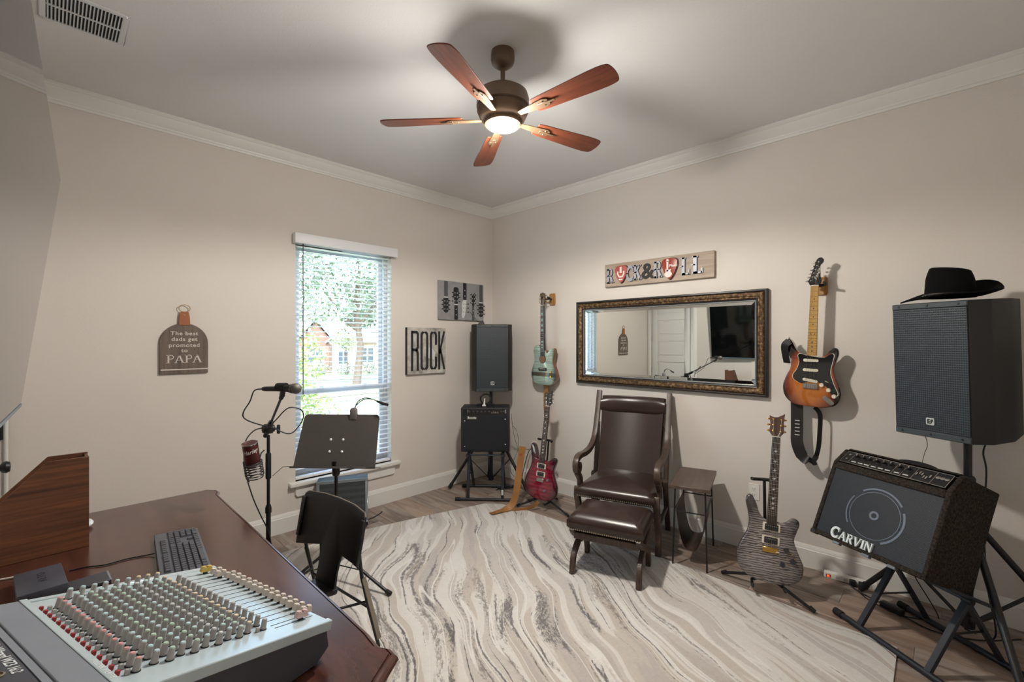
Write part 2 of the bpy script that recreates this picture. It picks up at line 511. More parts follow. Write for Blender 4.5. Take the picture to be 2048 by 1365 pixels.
while z > 0.435:
    link('slat', sl, bl, (0, 0, bl_z(z)), (R(-4), 0, 0)); z -= 0.0437
MB().box(-hw+.006, hw-.006, .012, .062, bl_z(.392), bl_z(.412)).build('bottom_rail', SLAT, bl, bevel=.003)
CORD = M('blind_cord', (225, 226, 228), 0.7)
for cx_ in (-.29, .0, .29):
    for yy in (.011, .063):
        MB().cyl((cx_, yy, bl_z(.40)), (cx_, yy, bl_z(2.33)), .0011, 5).build('ladder_cord', CORD, bl)
MB().cyl((-hw+.058, -.006, bl_z(1.09)), (-hw+.058, -.006, bl_z(2.33)), .0042, 6).build('tilt_wand', M('wand_grey', (62, 64, 66), .35), bl)

# ---- door in the west wall (seen in the mirror)
DOORP = M('door_paint', (222, 221, 219), 0.4)
door = bpy.data.objects.new('door_1', None); COL.objects.link(door)
door.location = (XW, (DY0+DY1)/2, 0); door.rotation_euler = (0, 0, R(90))
struct(door, 'white six-panel door with white casing beside the corner')
dw = (DY1-DY0)/2
mb = MB()
mb.box(-dw-.10, -dw+.01, -.018, 0, 0, DZ+.09); mb.box(dw-.01, dw+.05, -.018, 0, 0, DZ+.09); mb.box(-dw+.01, dw-.01, -.018, 0, DZ-.01, DZ+.09)
mb.build('casing', white_trim, door, bevel=.004, seg=2)
mb = MB(); ph = (DZ-.03-.14-.10)/6
mb.box(-dw+.008, dw-.008, .022, .055, .008, DZ-.012)
mb.box(-dw+.008, -dw+.12, .012, .022, .008, DZ-.012); mb.box(dw-.12, dw-.008, .012, .022, .008, DZ-.012)
for k in range(7):
    zc = .14+k*ph
    mb.box(-dw+.12, dw-.12, .012, .022, (zc-.045) if k else .008, (zc+.045) if k < 6 else DZ-.012)
leaf = mb.build('door_leaf', DOORP, door, bevel=.003, seg=1)
for k in range(6):
    zc = .14+k*ph
    MB().box(-dw+.15, dw-.15, .015, .022, zc+.075, zc+ph-.075).build('door_panel', DOORP, leaf, bevel=.005, seg=1)
for zz in (.25, 1.03, 1.58, 2.2):
    MB().cyl((dw-.004, .006, zz-.045), (dw-.004, .006, zz+.045), .007, 8).build('hinge', black_metal, door)
kn = MB().lathe([(.026,0),(.026,.006),(.011,.01),(.011,.03),(.024,.04),(.028,.052),(.022,.064),(0,.067)], 16, mx=Matrix.Rotation(R(90),3,'X')).build('door_knob', black_metal, leaf, (-dw+.07, .012, .95))
MB().box(-dw, dw, .056, .06, 0, DZ).build('door_backing', DOORP, door)

# ---- ceiling register
VENT = M('vent_white', (216, 218, 220), 0.5); DARK = M('duct_dark', (28, 30, 33), 0.8)
vt = thing('ceiling_vent', 'white louvred air vent set in the ceiling near the door wall', 'vent', (.113, 2.90, ZC))
vx, vy = .150, .152
mb = MB(); w = .024
mb.box(-vx, vx, -vy, -vy+w, -.007, 0); mb.box(-vx, vx, vy-w, vy, -.007, 0); mb.box(-vx, -vx+w, -vy+w, vy-w, -.007, 0); mb.box(vx-w, vx, -vy+w, vy-w, -.007, 0); mb.box(-vx+w, vx-w, -.006, .006, -.007, 0)
mb.build('frame', VENT, vt, bevel=.002, seg=1)
MB().box(-vx+w, vx-w, -vy+w, vy-w, -.0012, -.0002).build('duct_opening', DARK, vt)
lv = MB().cbox((0,0,0), (.0012, .120, .0085), Matrix.Rotation(R(38),3,'Y')).mesh('louvre'); lv.materials.append(VENT)
for yy in (-.067, .067):
    for k in range(20):
        link('louvre', lv, vt, (-vx+w+.006+k*.01245, yy, -.005))
for sx in (-1, 1):
    for sy in (-1, 1): MB().lathe([(.004,0),(.003,-.002),(0,-.0025)], 8).build('screw', chrome, vt, (sx*(vx-.012), sy*(vy-.012), -.007))

# ---- wall sockets
PLATE = M('outlet_plate', (228, 226, 220), 0.35)
def outlet(y, z, label):
    o = thing('wall_outlet', label, 'outlet', (XE, y, z), -90)
    MB().prism(rrect(.072, .116, .006), -.006, 0).build('cover_plate', PLATE, o, bevel=.002, seg=1)
    for dz in (-.022, .022):
        s_ = MB().prism(rrect(.034, .028, .008, cz=dz), -.008, -.005).build('socket', PLATE, o)
        MB().box(-.008,-.006,-.0085,-.0075,dz-.003,dz+.006).box(.006,.008,-.0085,-.0075,dz-.003,dz+.006).prism(circ(.0025,8,0,dz-.008),-.0085,-.0075).build('slot', black_plastic, s_)
    return o
outlet(3.165, .41, 'white wall socket in the room corner behind the red guitar')
outlet(1.03, .43, 'white wall socket behind the grey guitar on its stand')
# ================================================================== OUTDOORS
def gz(d): return -0.28 - 0.030*max(0, d-5)           # lawn slopes down from the house wall
GRASS = None
t = NT('lawn'); t.set(rough=0.9, spec=.2)
v = t.coords()
t.col(t.ramp(t.noise(v, 3.0, 5, .7), [(.3, srgb((104, 124, 82))), (.7, srgb((146, 160, 112)))]))
t.bump(t.noise(v, 30, 3), .5, .03); GRASS = t.mat
CONC = M('driveway_concrete', (196, 192, 184), .85, var=.06)
def strip(name, d0, d1, mat, up=0.0, lab=None):
    # ground measured along the view through the window
    ax = Vector((.43, .90)).normalized(); rt = Vector((ax.y, -ax.x))
    mb = MB(); N = 6
    rows = []
    for i in range(N+1):
        d = d0+(d1-d0)*i/N
        hwid = 60
        rows.append([(ax.x*d+rt.x*s*hwid, ax.y*d+rt.y*s*hwid, gz(d)+up) for s in (-1, -.5, 0, .5, 1)])
    mb.loft(rows, closed=False)
    return struct(mb.build(name, mat), lab)
g = MB()
struct(strip('ground', 4.4, 110, GRASS), 'grass lawn outside the window')
struct(MB().box(-30, 40, 3.99, 8, -.62, -.29).build('ground', GRASS, smooth=False), 'grass strip along the outside of the window wall')
strip('driveway', 6.6, 15.5, CONC, .03, 'pale concrete driveway outside the window')
strip('sidewalk', 33, 36, CONC, .03, 'pale kerb strip in front of the far house')

# house across the street
BRICK = M('far_brick', (188, 170, 158), .85, var=.12); ROOF = M('far_roof', (138, 130, 132), .85, var=.1); STUC = M('far_stone', (205, 192, 178), .85, var=.1)
DKBR = M('far_dark_gable', (108, 84, 74), .85, var=.1); FGL = M('far_glass', (58, 70, 80), .15); FWH = M('far_white', (225, 225, 222), .6)
ho = thing('house', 'pale brick house with grey gabled roofs across the street', 'house', (19.6, 42.5, gz(46)), -24.5)
MB().box(-9, 9, 0, 8, 0, 3.0).build('wall', BRICK, ho, smooth=False)
def gable(name, x0, x1, y0, y1, z0, zr, mat, par):
    xm = (x0+x1)/2
    MB().prism([(x0,z0),(x1,z0),(xm,zr)], y0, y1).build(name, mat, par, smooth=False)
MB().loft([[(-9.5,-.5,2.9),(9.5,-.5,2.9),(9.5,8.5,2.9),(-9.5,8.5,2.9)], [(-5,4,6.4),(5,4,6.4),(5,4.05,6.4),(-5,4.05,6.4)]]).build('roof', ROOF, ho, smooth=False)
for x0, x1, zr, mt in ((-3.6, -.6, 5.0, DKBR), (-.9, 1.6, 4.3, STUC), (4.2, 8.2, 5.0, BRICK)):
    w_ = MB().box(x0, x1, -1.0, .5, 0, 3.0).prism([(x0,3.0),(x1,3.0),((x0+x1)/2, zr-.15)], -1.0, .5).build('gable_wall', mt, ho, smooth=False)
    xm = (x0+x1)/2; m_ = MB()
    for a_, b_ in (((x0-.3, 2.8), (xm, zr)), ((x1+.3, 2.8), (xm, zr))):
        m_.loft([[(a_[0], yy, a_[1]+dz) for yy, dz in ((-1.3,0),(-1.3,.18),(4,.18),(4,0))], [(b_[0], yy, b_[1]+dz) for yy, dz in ((-1.3,0),(-1.3,.18),(4,.18),(4,0))]])
    m_.build('gable_roof', ROOF, ho, smooth=False)
for xx, yy, z0, z1, ww in ((-2.1, -1.04, .9, 2.4, 1.3), (-6, -.04, .9, 2.4, 1.5), (6.2, -1.04, .8, 2.4, 1.6), (2.6, -.04, .9, 2.4, 1.2)):
    wd = MB().box(xx-ww/2-.1, xx+ww/2+.1, yy-.04, yy+.02, z0-.1, z1+.1).build('window', FWH, ho, smooth=False)
    for k in (-1, 1):
        for q in (0, 1):
            MB().box(xx+k*ww/4-ww/4+.05, xx+k*ww/4+ww/4-.05, yy-.06, yy-.03, z0+q*(z1-z0)/2+.05, z0+(q+1)*(z1-z0)/2-.05).build('pane', FGL, wd, smooth=False)
dr = MB().box(-.2, .9, -1.06, -.98, .1, 2.3).build('front_door', FWH, ho, smooth=False)
for k in range(2): MB().box(-.08+k*.45, .30+k*.45, -1.09, -1.05, .9, 2.1).build('pane', FGL, dr, smooth=False)

# trees and shrubs: leaf clouds on branching trunks
def leaf_mat(name, c1, c2):
    t = NT(name); t.set(rough=.6, spec=.3)
    oi = t.n('ShaderNodeNewGeometry')
    t.col(t.ramp(oi.outputs['Random Per Island'], [(0, srgb(c1)), (1, srgb(c2))]))
    return t.mat
LEAFA = leaf_mat('oak_leaf', (82, 98, 82), (138, 150, 128)); LEAFB = leaf_mat('shrub_leaf', (128, 148, 84), (190, 198, 132)); LEAFC = leaf_mat('pale_leaf', (136, 148, 120), (184, 190, 154))
BARK = M('bark', (86, 74, 64), .9, bump=(12, .6, .02))
def foliage(rng, blobs, n, size):
    mb = MB()
    for _ in range(n):
        c, r = rng.choice(blobs)
        while True:
            p = Vector((rng.uniform(-1,1), rng.uniform(-1,1), rng.uniform(-1,1)))
            if .25 < p.length < 1: break
        p = Vector(c) + Vector((p.x*r[0], p.y*r[1], p.z*r[2]))
        s = size*rng.uniform(.6, 1.3)
        m = Euler((rng.uniform(-1.2,1.2), rng.uniform(-1.2,1.2), rng.uniform(0,6.28))).to_matrix()
        pts = [p + m @ Vector(q)*s for q in ((-.5,0,0),(0,-.28,.06),(.5,0,0),(0,.28,.06))]
        mb.add(pts, [(0,1,2,3)])
    return mb
def tree(name, label, cat, loc, h, blobs, n, size, mat, trunk_r, group=None, seed=1):
    rng = random.Random(seed)
    o = thing(name, label, cat, loc, group=group)
    tr = MB()
    tr.tube([(0,0,-.3),(0.03*h,0,.25*h),(.0,.02*h,.5*h),(.02*h,0,.72*h)], [trunk_r, trunk_r*.75, trunk_r*.55, trunk_r*.2], 8)
    for c, r in blobs[:6]:
        tr.tube([(0,0.01*h,.35*h), (c[0]*.5, c[1]*.5, (.35*h+c[2])*.5), (c[0]*.9, c[1]*.9, c[2])], [trunk_r*.4, trunk_r*.25, trunk_r*.08], 6)
    tr.build('trunk', BARK, o)
    foliage(rng, blobs, n, size).build('foliage', mat, o, smooth=False)['kind'] = 'stuff'
    return o
tree('oak_tree', 'tall grey-green oak tree behind the upper window blinds', 'tree', (12.3, 24.5, gz(27)), 9,
     [((-2,0,4.6),(2.0,1.8,1.3)),((1.6,.4,5.0),(2.2,1.8,1.4)),((0,-.6,6.6),(2.4,2,1.6)),((-2.6,.8,6.4),(1.6,1.5,1.2)),((2.8,-.4,6.8),(1.7,1.6,1.3)),((.3,.2,8.2),(1.8,1.6,1.1))], 5200, .26, LEAFA, .26, 'trees outside the window', 3)
tree('oak_tree', 'darker oak tree beside the far house roof at the window right', 'tree', (19.0, 30.5, gz(36)), 10,
     [((0,0,5.5),(2.6,2,1.6)),((-2.4,0,6.6),(2,1.8,1.5)),((2.2,.5,6.8),(2.2,1.8,1.5)),((0,0,8.6),(2.4,2,1.4)),((-3.4,0,4.6),(1.4,1.2,1)),((3.2,0,4.8),(1.4,1.2,1.2))], 4200, .32, LEAFA, .3, 'trees outside the window', 5)
tree('young_tree', 'pale green young tree in front of the far house', 'tree', (17.2, 36.0, gz(40)), 4.2,
     [((0,0,3.4),(1.2,1.1,1.0)),((.5,.2,2.6),(1.0,.9,.7)),((-.5,0,2.9),(.9,.8,.7))], 2200, .17, LEAFC, .08, 'trees outside the window', 8)
tree('shrub', 'bright yellow-green leafy shrub at the lower left of the window', 'shrub', (2.45, 6.9, -.32), 1.9,
     [((0,0,1.6),(.50,.5,.6)),((-.2,.1,.9),(.65,.6,.65)),((.15,-.1,.6),(.55,.5,.6)),((-.4,.1,2.0),(.4,.4,.5))], 3600, .085, LEAFB, .04, None, 11)
for k in range(5):
    tree('hedge_bush', ['leftmost clipped bush in the row before the far house', 'second clipped bush from the left before the far house', 'middle clipped bush in the row before the far house', 'second clipped bush from the right before the far house', 'rightmost clipped bush in the row before the far house'][k], 'bush', (14.2+k*1.85, 39.4-k*.85, gz(42)), .9,
         [((0,0,.55),(.85,.7,.55))], 420, .16, LEAFA, .03, 'bushes in front of the far house', 20+k)
# ================================================================== CEILING FAN
BRONZE = M('fan_bronze', (104, 84, 66), .42, .25)
WALNUT = wood('fan_blade_walnut', (128, 68, 44), (92, 46, 30), 'X', .38, streak=14)
fan = thing('ceiling_fan', 'bronze five-blade ceiling fan with walnut blades and a lit lamp', 'ceiling fan', (1.66, 1.686, ZC))
MB().lathe([(.06,0),(.062,-.015),(.062,-.045),(.056,-.064),(.036,-.080),(.02,-.086),(.0,-.086)], 32).build('canopy', BRONZE, fan)
MB().lathe([(.012,-.08),(.012,-.20),(.02,-.2),(.024,-.215),(.022,-.225),(0,-.225)], 16).build('downrod', BRONZE, fan)
MB().lathe([(.0,-.182),(.03,-.182),(.05,-.19),(.05,-.196),(.105,-.205),(.13,-.222),(.138,-.25),(.138,-.292),(.128,-.30),(.128,-.306),(.136,-.312),(.118,-.352),(.092,-.372),(0,-.372)], 40).build('motor_housing', BRONZE, fan)
BRL = M('fan_bronze_light', (112, 90, 68), .45, .2)
fl = MB().bar((.096,0,-.371), (.132,0,-.316), .008, .004).mesh('flute'); fl.materials.append(BRL)
for k in range(30): link('flute', fl, fan, (0,0,0), (0,0,2*math.pi*k/30))
MB().lathe([(.092,-.366),(.096,-.372),(.094,-.384),(.084,-.388),(0,-.388)], 40).build('light_ring', BRONZE, fan)
lens = M('lamp_lens', (255, 246, 230), .4, emit=((255, 240, 214), 26.0))
MB().lathe([(.082,-.386),(.079,-.394),(.06,-.403),(.03,-.408),(0,-.409)], 32).build('lamp_lens', lens, fan)
ld = bpy.data.lights.new('fan_lamp', 'SPOT'); ld.spot_size = R(174); ld.spot_blend = .25; ld.shadow_soft_size = .06; ld.energy = 60; ld.color = (1.0, .945, .86)
lo = bpy.data.objects.new('fan_lamp', ld); COL.objects.link(lo); lo.parent = fan; lo.location = (0, 0, -.43)
lg_ = bpy.data.lights.new('fan_lamp_fill', 'POINT'); lg_.shadow_soft_size = .07; lg_.energy = 22; lg_.color = (1.0, .95, .88)      # fill added below the domed lens to brighten ceiling and upper walls
lg_o = bpy.data.objects.new('fan_lamp_fill', lg_); COL.objects.link(lg_o); lg_o.parent = fan; lg_o.location = (0, 0, -.45)
bo = catmull([(.0,-.046),(.15,-.055),(.33,-.064),(.40,-.060),(.422,-.046),(.43,0),(.422,.046),(.40,.060),(.33,.064),(.15,.055),(.0,.046),(-.012,.025),(-.012,-.025)], 3)
blade = MB().prismz([(p.x, p.y) for p in bo], -.003, .003).mesh('blade', bevel=.0015, seg=1); blade.materials.append(WALNUT)
iron = MB(); iron.prismz([(-.11,-.014),(-.03,-.022),(.05,-.03),(.075,-.018),(.075,.018),(.05,.03),(-.03,.022),(-.11,.014)], -.009, -.003)
iron.prismz([(.01,-.01),(.11,-.006),(.11,.006),(.01,.01)], -.012, -.006)
iron = iron.mesh('blade_iron', bevel=.0015, seg=1); iron.materials.append(BRL)
for k in range(5):
    a = R(58+72*k); m = Matrix.Rotation(a, 4, 'Z') @ Matrix.Translation((.222, 0, -.352)) @ Matrix.Rotation(R(-11), 4, 'X')
    bo_ = link('blade', blade, fan); bo_.matrix_local = m
    ir = link('blade_iron', iron, bo_)
    for sx, sy in ((.045,.014),(.045,-.014),(.015,0)): MB().lathe([(.0045,-.009),(.003,-.012),(0,-.0125)], 8).build('screw', BRONZE, bo_, (sx, sy, 0))

# ================================================================== TELEVISION on the west wall
SCREEN = M('tv_screen', (9, 10, 12), .06, spec=.6, coat=.3); TVB = M('tv_bezel', (120, 140, 152), .35, .6)
# screen corners: top far (.03, 2.68, 2.21), bottom far (-.085, 2.68, 1.27), turned 2.4 degrees into the room
tv = thing('television', 'huge flat black television tilted forward on the wall by the door', 'television', (-.0625, 1.853, 1.74), 92.4-5.0+.0)
tv.rotation_euler = (R(6.9), 0, R(87.6))
tw, thh = .83, .474
MB().box(-tw, tw, 0, .03, -thh, thh).build('panel', black_plastic, tv, bevel=.004)
MB().box(-tw+.004, tw-.004, -.003, 0, -thh+.012, thh-.004).build('screen', SCREEN, tv)
MB().box(-tw, tw, -.006, .012, -thh-.004, -thh+.010).build('bottom_bezel', TVB, tv, bevel=.002)
MB().box(-.3, .3, .028, .055, -.22, .22).build('rear_housing', black_plastic, tv, bevel=.01)
MB().box(-.2, .2, .05, .075, -.15, .15).build('wall_mount', black_metal, tv)

# ================================================================== WALL DECOR, north wall
# --- "PAPA" board
PAPAW = wood('papa_board_wood', (112, 98, 86), (82, 70, 62), 'Z', .6, streak=22)
CREAM = M('cream_print', (205, 198, 190), .7); TAN = M('tan_leather', (150, 88, 52), .6, bump=(60,.15)); RING = M('ring_brass', (160, 128, 88), .3, 1.0)
pa = thing('wall_sign', 'arched wooden PAPA plaque hung by a leather tab on the beige wall', 'sign', (.651, YN, 1.304))
out = [(-.138, 0), (.138, 0), (.138, .21)] + [(.138*math.cos(R(a)), .21+.138*math.sin(R(a))) for a in range(10, 171, 10)] + [(-.138, .21)]
MB().prism(out, -.018, -.001).build('board', PAPAW, pa, bevel=.002, seg=1)
for w_, z_, s_ in (('The best', .278, .040), ('dads get', .238, .040), ('promoted', .196, .040), ('to', .160, .040)):
    text(w_, s_, CREAM, pa, Matrix.Translation((0, -.0186, z_)) @ FRONT, 'lettering', bold=.0006, space=1.1, scale=(1.0, .9))
mb = MB(); ww = word_width('PAPA', .055, 1.15, gap=.02); serif_word(mb, 'PAPA', -ww/2, .075, .055, -.0190, -.0178, 1.15, T=.15, S=.05, gap=.02); mb.build('lettering', CREAM, pa, smooth=False)
MB().box(-.132, .136, -.0205, -.018, .026, .034).build('stripe', CREAM, pa)
MB().prism([(-.032,.335),(.032,.335),(.030,.39),(.024,.428),(-.024,.428),(-.030,.39)], -.023, -.018).build('leather_tab', TAN, pa, bevel=.001, seg=1)
MB().lathe([(.004,0),(.003,.002),(0,.0025)], 8, mx=Matrix.Rotation(R(90),3,'X')).build('rivet', chrome, pa, (0, -.023, .405))
MB().tube([(.032*math.cos(2*math.pi*k/24), -.02, .452+.025*math.sin(2*math.pi*k/24)) for k in range(24)], .0022, 6, closed=True).build('ring', RING, pa)

# --- guitar heads canvas
def print_mat(name, c1, c2, sc=6):
    t = NT(name); t.set(rough=.75)
    v = t.coords()
    t.col(t.ramp(t.noise(v, sc, 5, .6), [(.3, srgb(c1)), (.7, srgb(c2))])); return t.mat
GREYP = print_mat('canvas_grey', (128, 127, 128), (158, 157, 158)); INK = M('print_black', (32, 32, 35), .7); INKG = M('print_grey', (82, 82, 86), .7); WHT = M('print_white', (206, 206, 206), .7)
gc = thing('wall_canvas', 'black and white canvas of five guitar headstocks near the corner', 'canvas', (3.118, YN, 1.755))
MB().box(-.31, .31, -.028, -.001, 0, .408).build('canvas', GREYP, gc, bevel=.002, seg=1)
yA = -.0283
def flat(outs, mat, par, y0=yA, th=.0006, name='print'):
    mb = MB()
    for o in outs: mb.prism(o, y0-th, y0)
    return mb.build(name, mat, par, smooth=False)
def head_print(cx_, cz, flip, kind):
    s = -1 if flip else 1
    q = lambda pts: [(cx_+p[0], cz+s*p[1]) for p in pts]
    hd = {'a': [(-.026,0),(-.036,.03),(-.036,.10),(-.03,.15),(0,.165),(.03,.15),(.036,.10),(.036,.03),(.026,0)],
          'b': [(-.022,0),(-.026,.05),(-.04,.09),(-.034,.17),(-.024,.185),(.024,.185),(.034,.17),(.04,.09),(.026,.05),(.022,0)],
          's': [(-.02,0),(-.036,.02),(-.04,.05),(-.036,.12),(-.045,.16),(-.034,.19),(-.012,.19),(.002,.16),(.02,.07),(.02,0)],
          'k': [(-.014,0),(-.022,.05),(-.02,.11),(-.034,.14),(.0,.13),(.024,.15),(.03,.09),(.024,.05),(.014,0)]}[kind]
    flat([q(hd)], WHT if kind == 's' else INK, gc)
    nl = -(abs((.404 if flip else .004)-cz))
    flat([q([(-.024,0),(.024,0),(.024,nl),(-.024,nl)] if kind != 'k' else [(-.015,0),(.015,0),(.018,nl),(-.018,nl)])], INKG if kind in 'ak' else INK, gc, y0=yA+.0001)
    if kind != 'k': flat([q([(-.026,-.006),(.026,-.006),(.026,.006),(-.026,.006)])], WHT, gc, y0=yA-.0005)
    pg = [];
    for k in range(3):
        for sx in ((-1, 1) if kind != 's' else (1,)):
            zz = .035+.045*k; x0 = sx*(.034 if kind != 'k' else .02)
            pg.append(q([(x0, zz-.003), (x0+sx*.02, zz-.008), (x0+sx*.024, zz), (x0+sx*.02, zz+.008), (x0, zz+.003)]))
    flat(pg, INK, gc, name='print')
    dots = [q(circ(.0055, 8, sx*.016, .04+.042*k)) for k in range(3) for sx in (-1, 1)]
    flat(dots, INKG if kind == 's' else WHT, gc, y0=yA-.0006)
    if kind != 'a': flat([q(circ(.006, 8, 0, -.05-.06*k)) for k in range(2)], WHT, gc, y0=yA-.0005)
head_print(-.22, .235, True, 'a'); head_print(-.085, .165, False, 'b'); head_print(.035, .215, True, 's'); head_print(.155, .16, False, 'k'); head_print(.27, .205, True, 'a')

# --- ROCK canvas
t = NT('rock_distressed'); t.set(rough=.7)
v = t.coords(); f = t.noise(v, 9, 7, .68)
t.col(t.ramp(f, [(.34, srgb((120,116,112))), (.5, srgb((176,172,166))), (.66, srgb((206,202,196)))])); ROCKB = t.mat
rk = thing('wall_canvas', 'square distressed canvas reading ROCK in tall black letters', 'canvas', (2.657, YN, 1.20))
MB().box(-.232, .232, -.035, -.001, 0, .464).build('canvas', [ROCKB], rk, bevel=.002, seg=1)
MB().box(-.2335, -.2315, -.035, 0, 0, .464).build('edge', INK, rk)
yB = -.0353; H0, H1 = .035, .43; sw = .026
def rr(x0, x1, z0, z1, r=.035):
    return [(x0+r-r*math.cos(R(a)), z1-r+r*math.sin(R(a))) for a in (0,30,60,90)] + [(x1-r+r*math.sin(R(a)), z1-r+r*math.cos(R(a))) for a in (0,30,60,90)] + [(x1-r+r*math.cos(R(a)), z0+r-r*math.sin(R(a))) for a in (0,30,60,90)] + [(x0+r-r*math.sin(R(a)), z0+r-r*math.cos(R(a))) for a in (0,30,60,90)]
# thin guitar picture between the letters
flat([[(.01,.16),(.085,.14),(.10,.21),(.05,.27),(.02,.26)]], WHT, rk, y0=yB+.0001, name='print')
L = {}
L['R'] = stroke([(-.178,H0),(-.178,H1)], sw)+stroke([(-.178,H1-.013),(-.125,H1-.013),(-.112,H1-.03),(-.112,.27),(-.125,.243),(-.178,.243)], sw)+stroke([(-.135,.243),(-.118,.225),(-.112,.20),(-.112,H0)], sw)
L['O'] = stroke(rr(-.068, .0, H0+.008, H1-.008), sw, True)
c_ = rr(.045, .108, H0+.008, H1-.008)
L['C'] = stroke([(.108,.29)]+c_[7:3:-1]+c_[3::-1]+c_[15:11:-1]+c_[11:7:-1]+[(.108,.17)], sw)
L['K'] = stroke([(.148,H0),(.148,H1)], sw)+stroke([(.152,.20),(.212,H1)], sw*.9)+stroke([(.163,.25),(.214,H0)], sw*.9)
for ch in 'ROCK': flat(L[ch], INK, rk, y0=yB, th=.0008, name='lettering')

# ================================================================== WALL DECOR, east wall
# --- ROCK & ROLL board
RRB = wood('rockroll_board', (176, 160, 144), (150, 132, 116), 'X', .6, streak=16)
SILV = M('letter_silver', (170, 172, 182), .45, .3, var=.1); LBK = M('letter_black', (34, 33, 34), .5)
PICKR = M('pick_red', (150, 58, 42), .35); PICKW = M('pick_white', (225, 215, 210), .5); PICKP = M('pick_pink', (172, 84, 74), .4)
rs = thing('wall_sign', 'long wooden ROCK & ROLL sign with metal letters above the mirror', 'sign', (XE, 1.79, 2.022), -90)
MB().box(-.488, .488, -.03, -.002, 0, .206).build('board', RRB, rs, bevel=.002, seg=1)
def rr_letter(ch, x0, z0, h, wide):
    for mat, dx, dz, y0, y1, T in ((LBK, .005, -.003, -.034, -.030, .24), (SILV, 0, 0, -.037, -.033, .21)):
        mb = MB(); serif_word(mb, ch, x0+dx, z0+dz, h, y0, y1, wide, T=T, S=.10)
        if ch in 'RCLK':      # spurs at mid height
            mb.prism([(x0+dx-.006, z0+dz+h*.46), (x0+dx+.03*wide, z0+dz+h*.46), (x0+dx+.03*wide, z0+dz+h*.54), (x0+dx-.006, z0+dz+h*.54)], y0, y1)
        mb.build('letter', mat, rs, smooth=False)
rr_letter('R', -.468, .034, .130, .70)
rr_letter('C', -.268, .040, .125, .74)
rr_letter('K', -.198, .040, .130, .72)
rr_letter('R', -.010, .040, .135, .72)
rr_letter('L', .225, .040, .14, .80)
rr_letter('L', .315, .042, .14, .95)
am = text_mesh('&', .185, .004, bold=.003); am.transform(Matrix.Translation((-.062, -.036, .10)) @ FRONT); am.materials.clear(); am.materials.append(LBK); link('letter', am, rs)
def pick(x, mat, sc):
    o = catmull([(0,-.082),(.034,-.045),(.058,.02),(.05,.062),(0,.072),(-.05,.062),(-.058,.02),(-.034,-.045)], 4)
    p_ = MB().prism([(x+q.x*sc, .108+q.y*sc) for q in o], -.045, -.034).build('guitar_pick', [mat], rs, bevel=.002, seg=2)
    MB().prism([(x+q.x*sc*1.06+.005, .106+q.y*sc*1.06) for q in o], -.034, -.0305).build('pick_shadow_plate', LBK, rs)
    return p_
p1_ = pick(-.315, PICKP, 1.0); p2_ = pick(.135, PICKR, 1.12)
yq = -.0452
flat([stroke([(-.345,.13),(-.345,.105),(-.33,.08),(-.30,.08),(-.285,.105),(-.285,.13)], .014)[i] for i in range(5)] + [[(-.325,.115),(-.305,.115),(-.305,.168),(-.325,.168)], [(-.335,.05),(-.297,.05),(-.297,.062),(-.335,.062)]], PICKW, p1_, y0=yq, name='print')
gtr = catmull([(.115,.02),(.14,.022),(.158,.045),(.145,.068),(.15,.085),(.13,.082),(.118,.08),(.10,.088),(.104,.066),(.092,.045)], 3)
flat([[(p.x, p.y+.012) for p in gtr], [(.112,.08),(.126,.08),(.128,.165),(.110,.165)], [(.106,.16),(.132,.16),(.128,.182),(.112,.182)]], PICKW, p2_, y0=yq, name='print')
text('Music', .030, PICKW, p2_, Matrix.Translation((.168, yq-.0006, .125)) @ FRONT, 'lettering', shear=.15, bold=.0008)

# --- mirror
t = NT('mirror_gold_leaf'); t.set(rough=.42, metal=.55)
v = t.coords((1,1,1)); f = t.noise(v, 45, 6, .75)
t.col(t.ramp(f, [(.36, srgb((44,32,24))), (.50, srgb((96,72,48))), (.66, srgb((170,142,104)))])); t.bump(f, .25, .002); GOLDL = t.mat
FRK = M('mirror_frame_black', (38, 32, 30), .4); MSIL = M('mirror_bead_silver', (178, 180, 182), .25, .9)
MGL = M('mirror_glass', (238, 242, 240), .0, 1.0)
mi = thing('wall_mirror', 'wide rectangular mirror in a black and antique gold frame', 'mirror', (XE, 1.7645, 1.5155), -90)
mw, mh = .8315, .389
def ring_profile(name, prof, mat):      # prof: (inset from outer edge, y)
    rings = []
    for ins, y in prof:
        rings.append([(-mw+ins, y, -mh+ins), (mw-ins, y, -mh+ins), (mw-ins, y, mh-ins), (-mw+ins, y, mh-ins)])
    return MB().loft(rings, caps=False).build(name, mat, mi, angle=20)
MB().box(-mw+.01, mw-.01, -.012, -.002, -mh+.01, mh-.01).build('backing', FRK, mi)
ring_profile('outer_rim', [(.0,-.002),(.0,-.038),(.004,-.044),(.012,-.046),(.018,-.042),(.019,-.034)], FRK)
ring_profile('gold_frame', [(.019,-.034),(.024,-.042),(.034,-.046),(.046,-.043),(.056,-.036),(.060,-.036),(.062,-.039),(.065,-.036)], GOLDL)
ring_profile('inner_rim', [(.065,-.036),(.067,-.038),(.072,-.036),(.075,-.026)], FRK)
ring_profile('silver_bead', [(.075,-.026),(.078,-.030),(.083,-.029),(.087,-.020)], MSIL)
g0, g1 = .086, .110
MB().loft([[(-mw+g, y, -mh+g), (mw-g, y, -mh+g), (mw-g, y, mh-g), (-mw+g, y, mh-g)] for g, y in ((g0,-.0165),(g1,-.0185))], caps=False).build('glass_bevel', MGL, mi, smooth=False)
MB().add([(-mw+g1,-.0185,-mh+g1),(mw-g1,-.0185,-mh+g1),(mw-g1,-.0185,mh-g1),(-mw+g1,-.0185,mh-g1)], [(0,1,2,3)]).build('mirror_glass', MGL, mi, smooth=False)
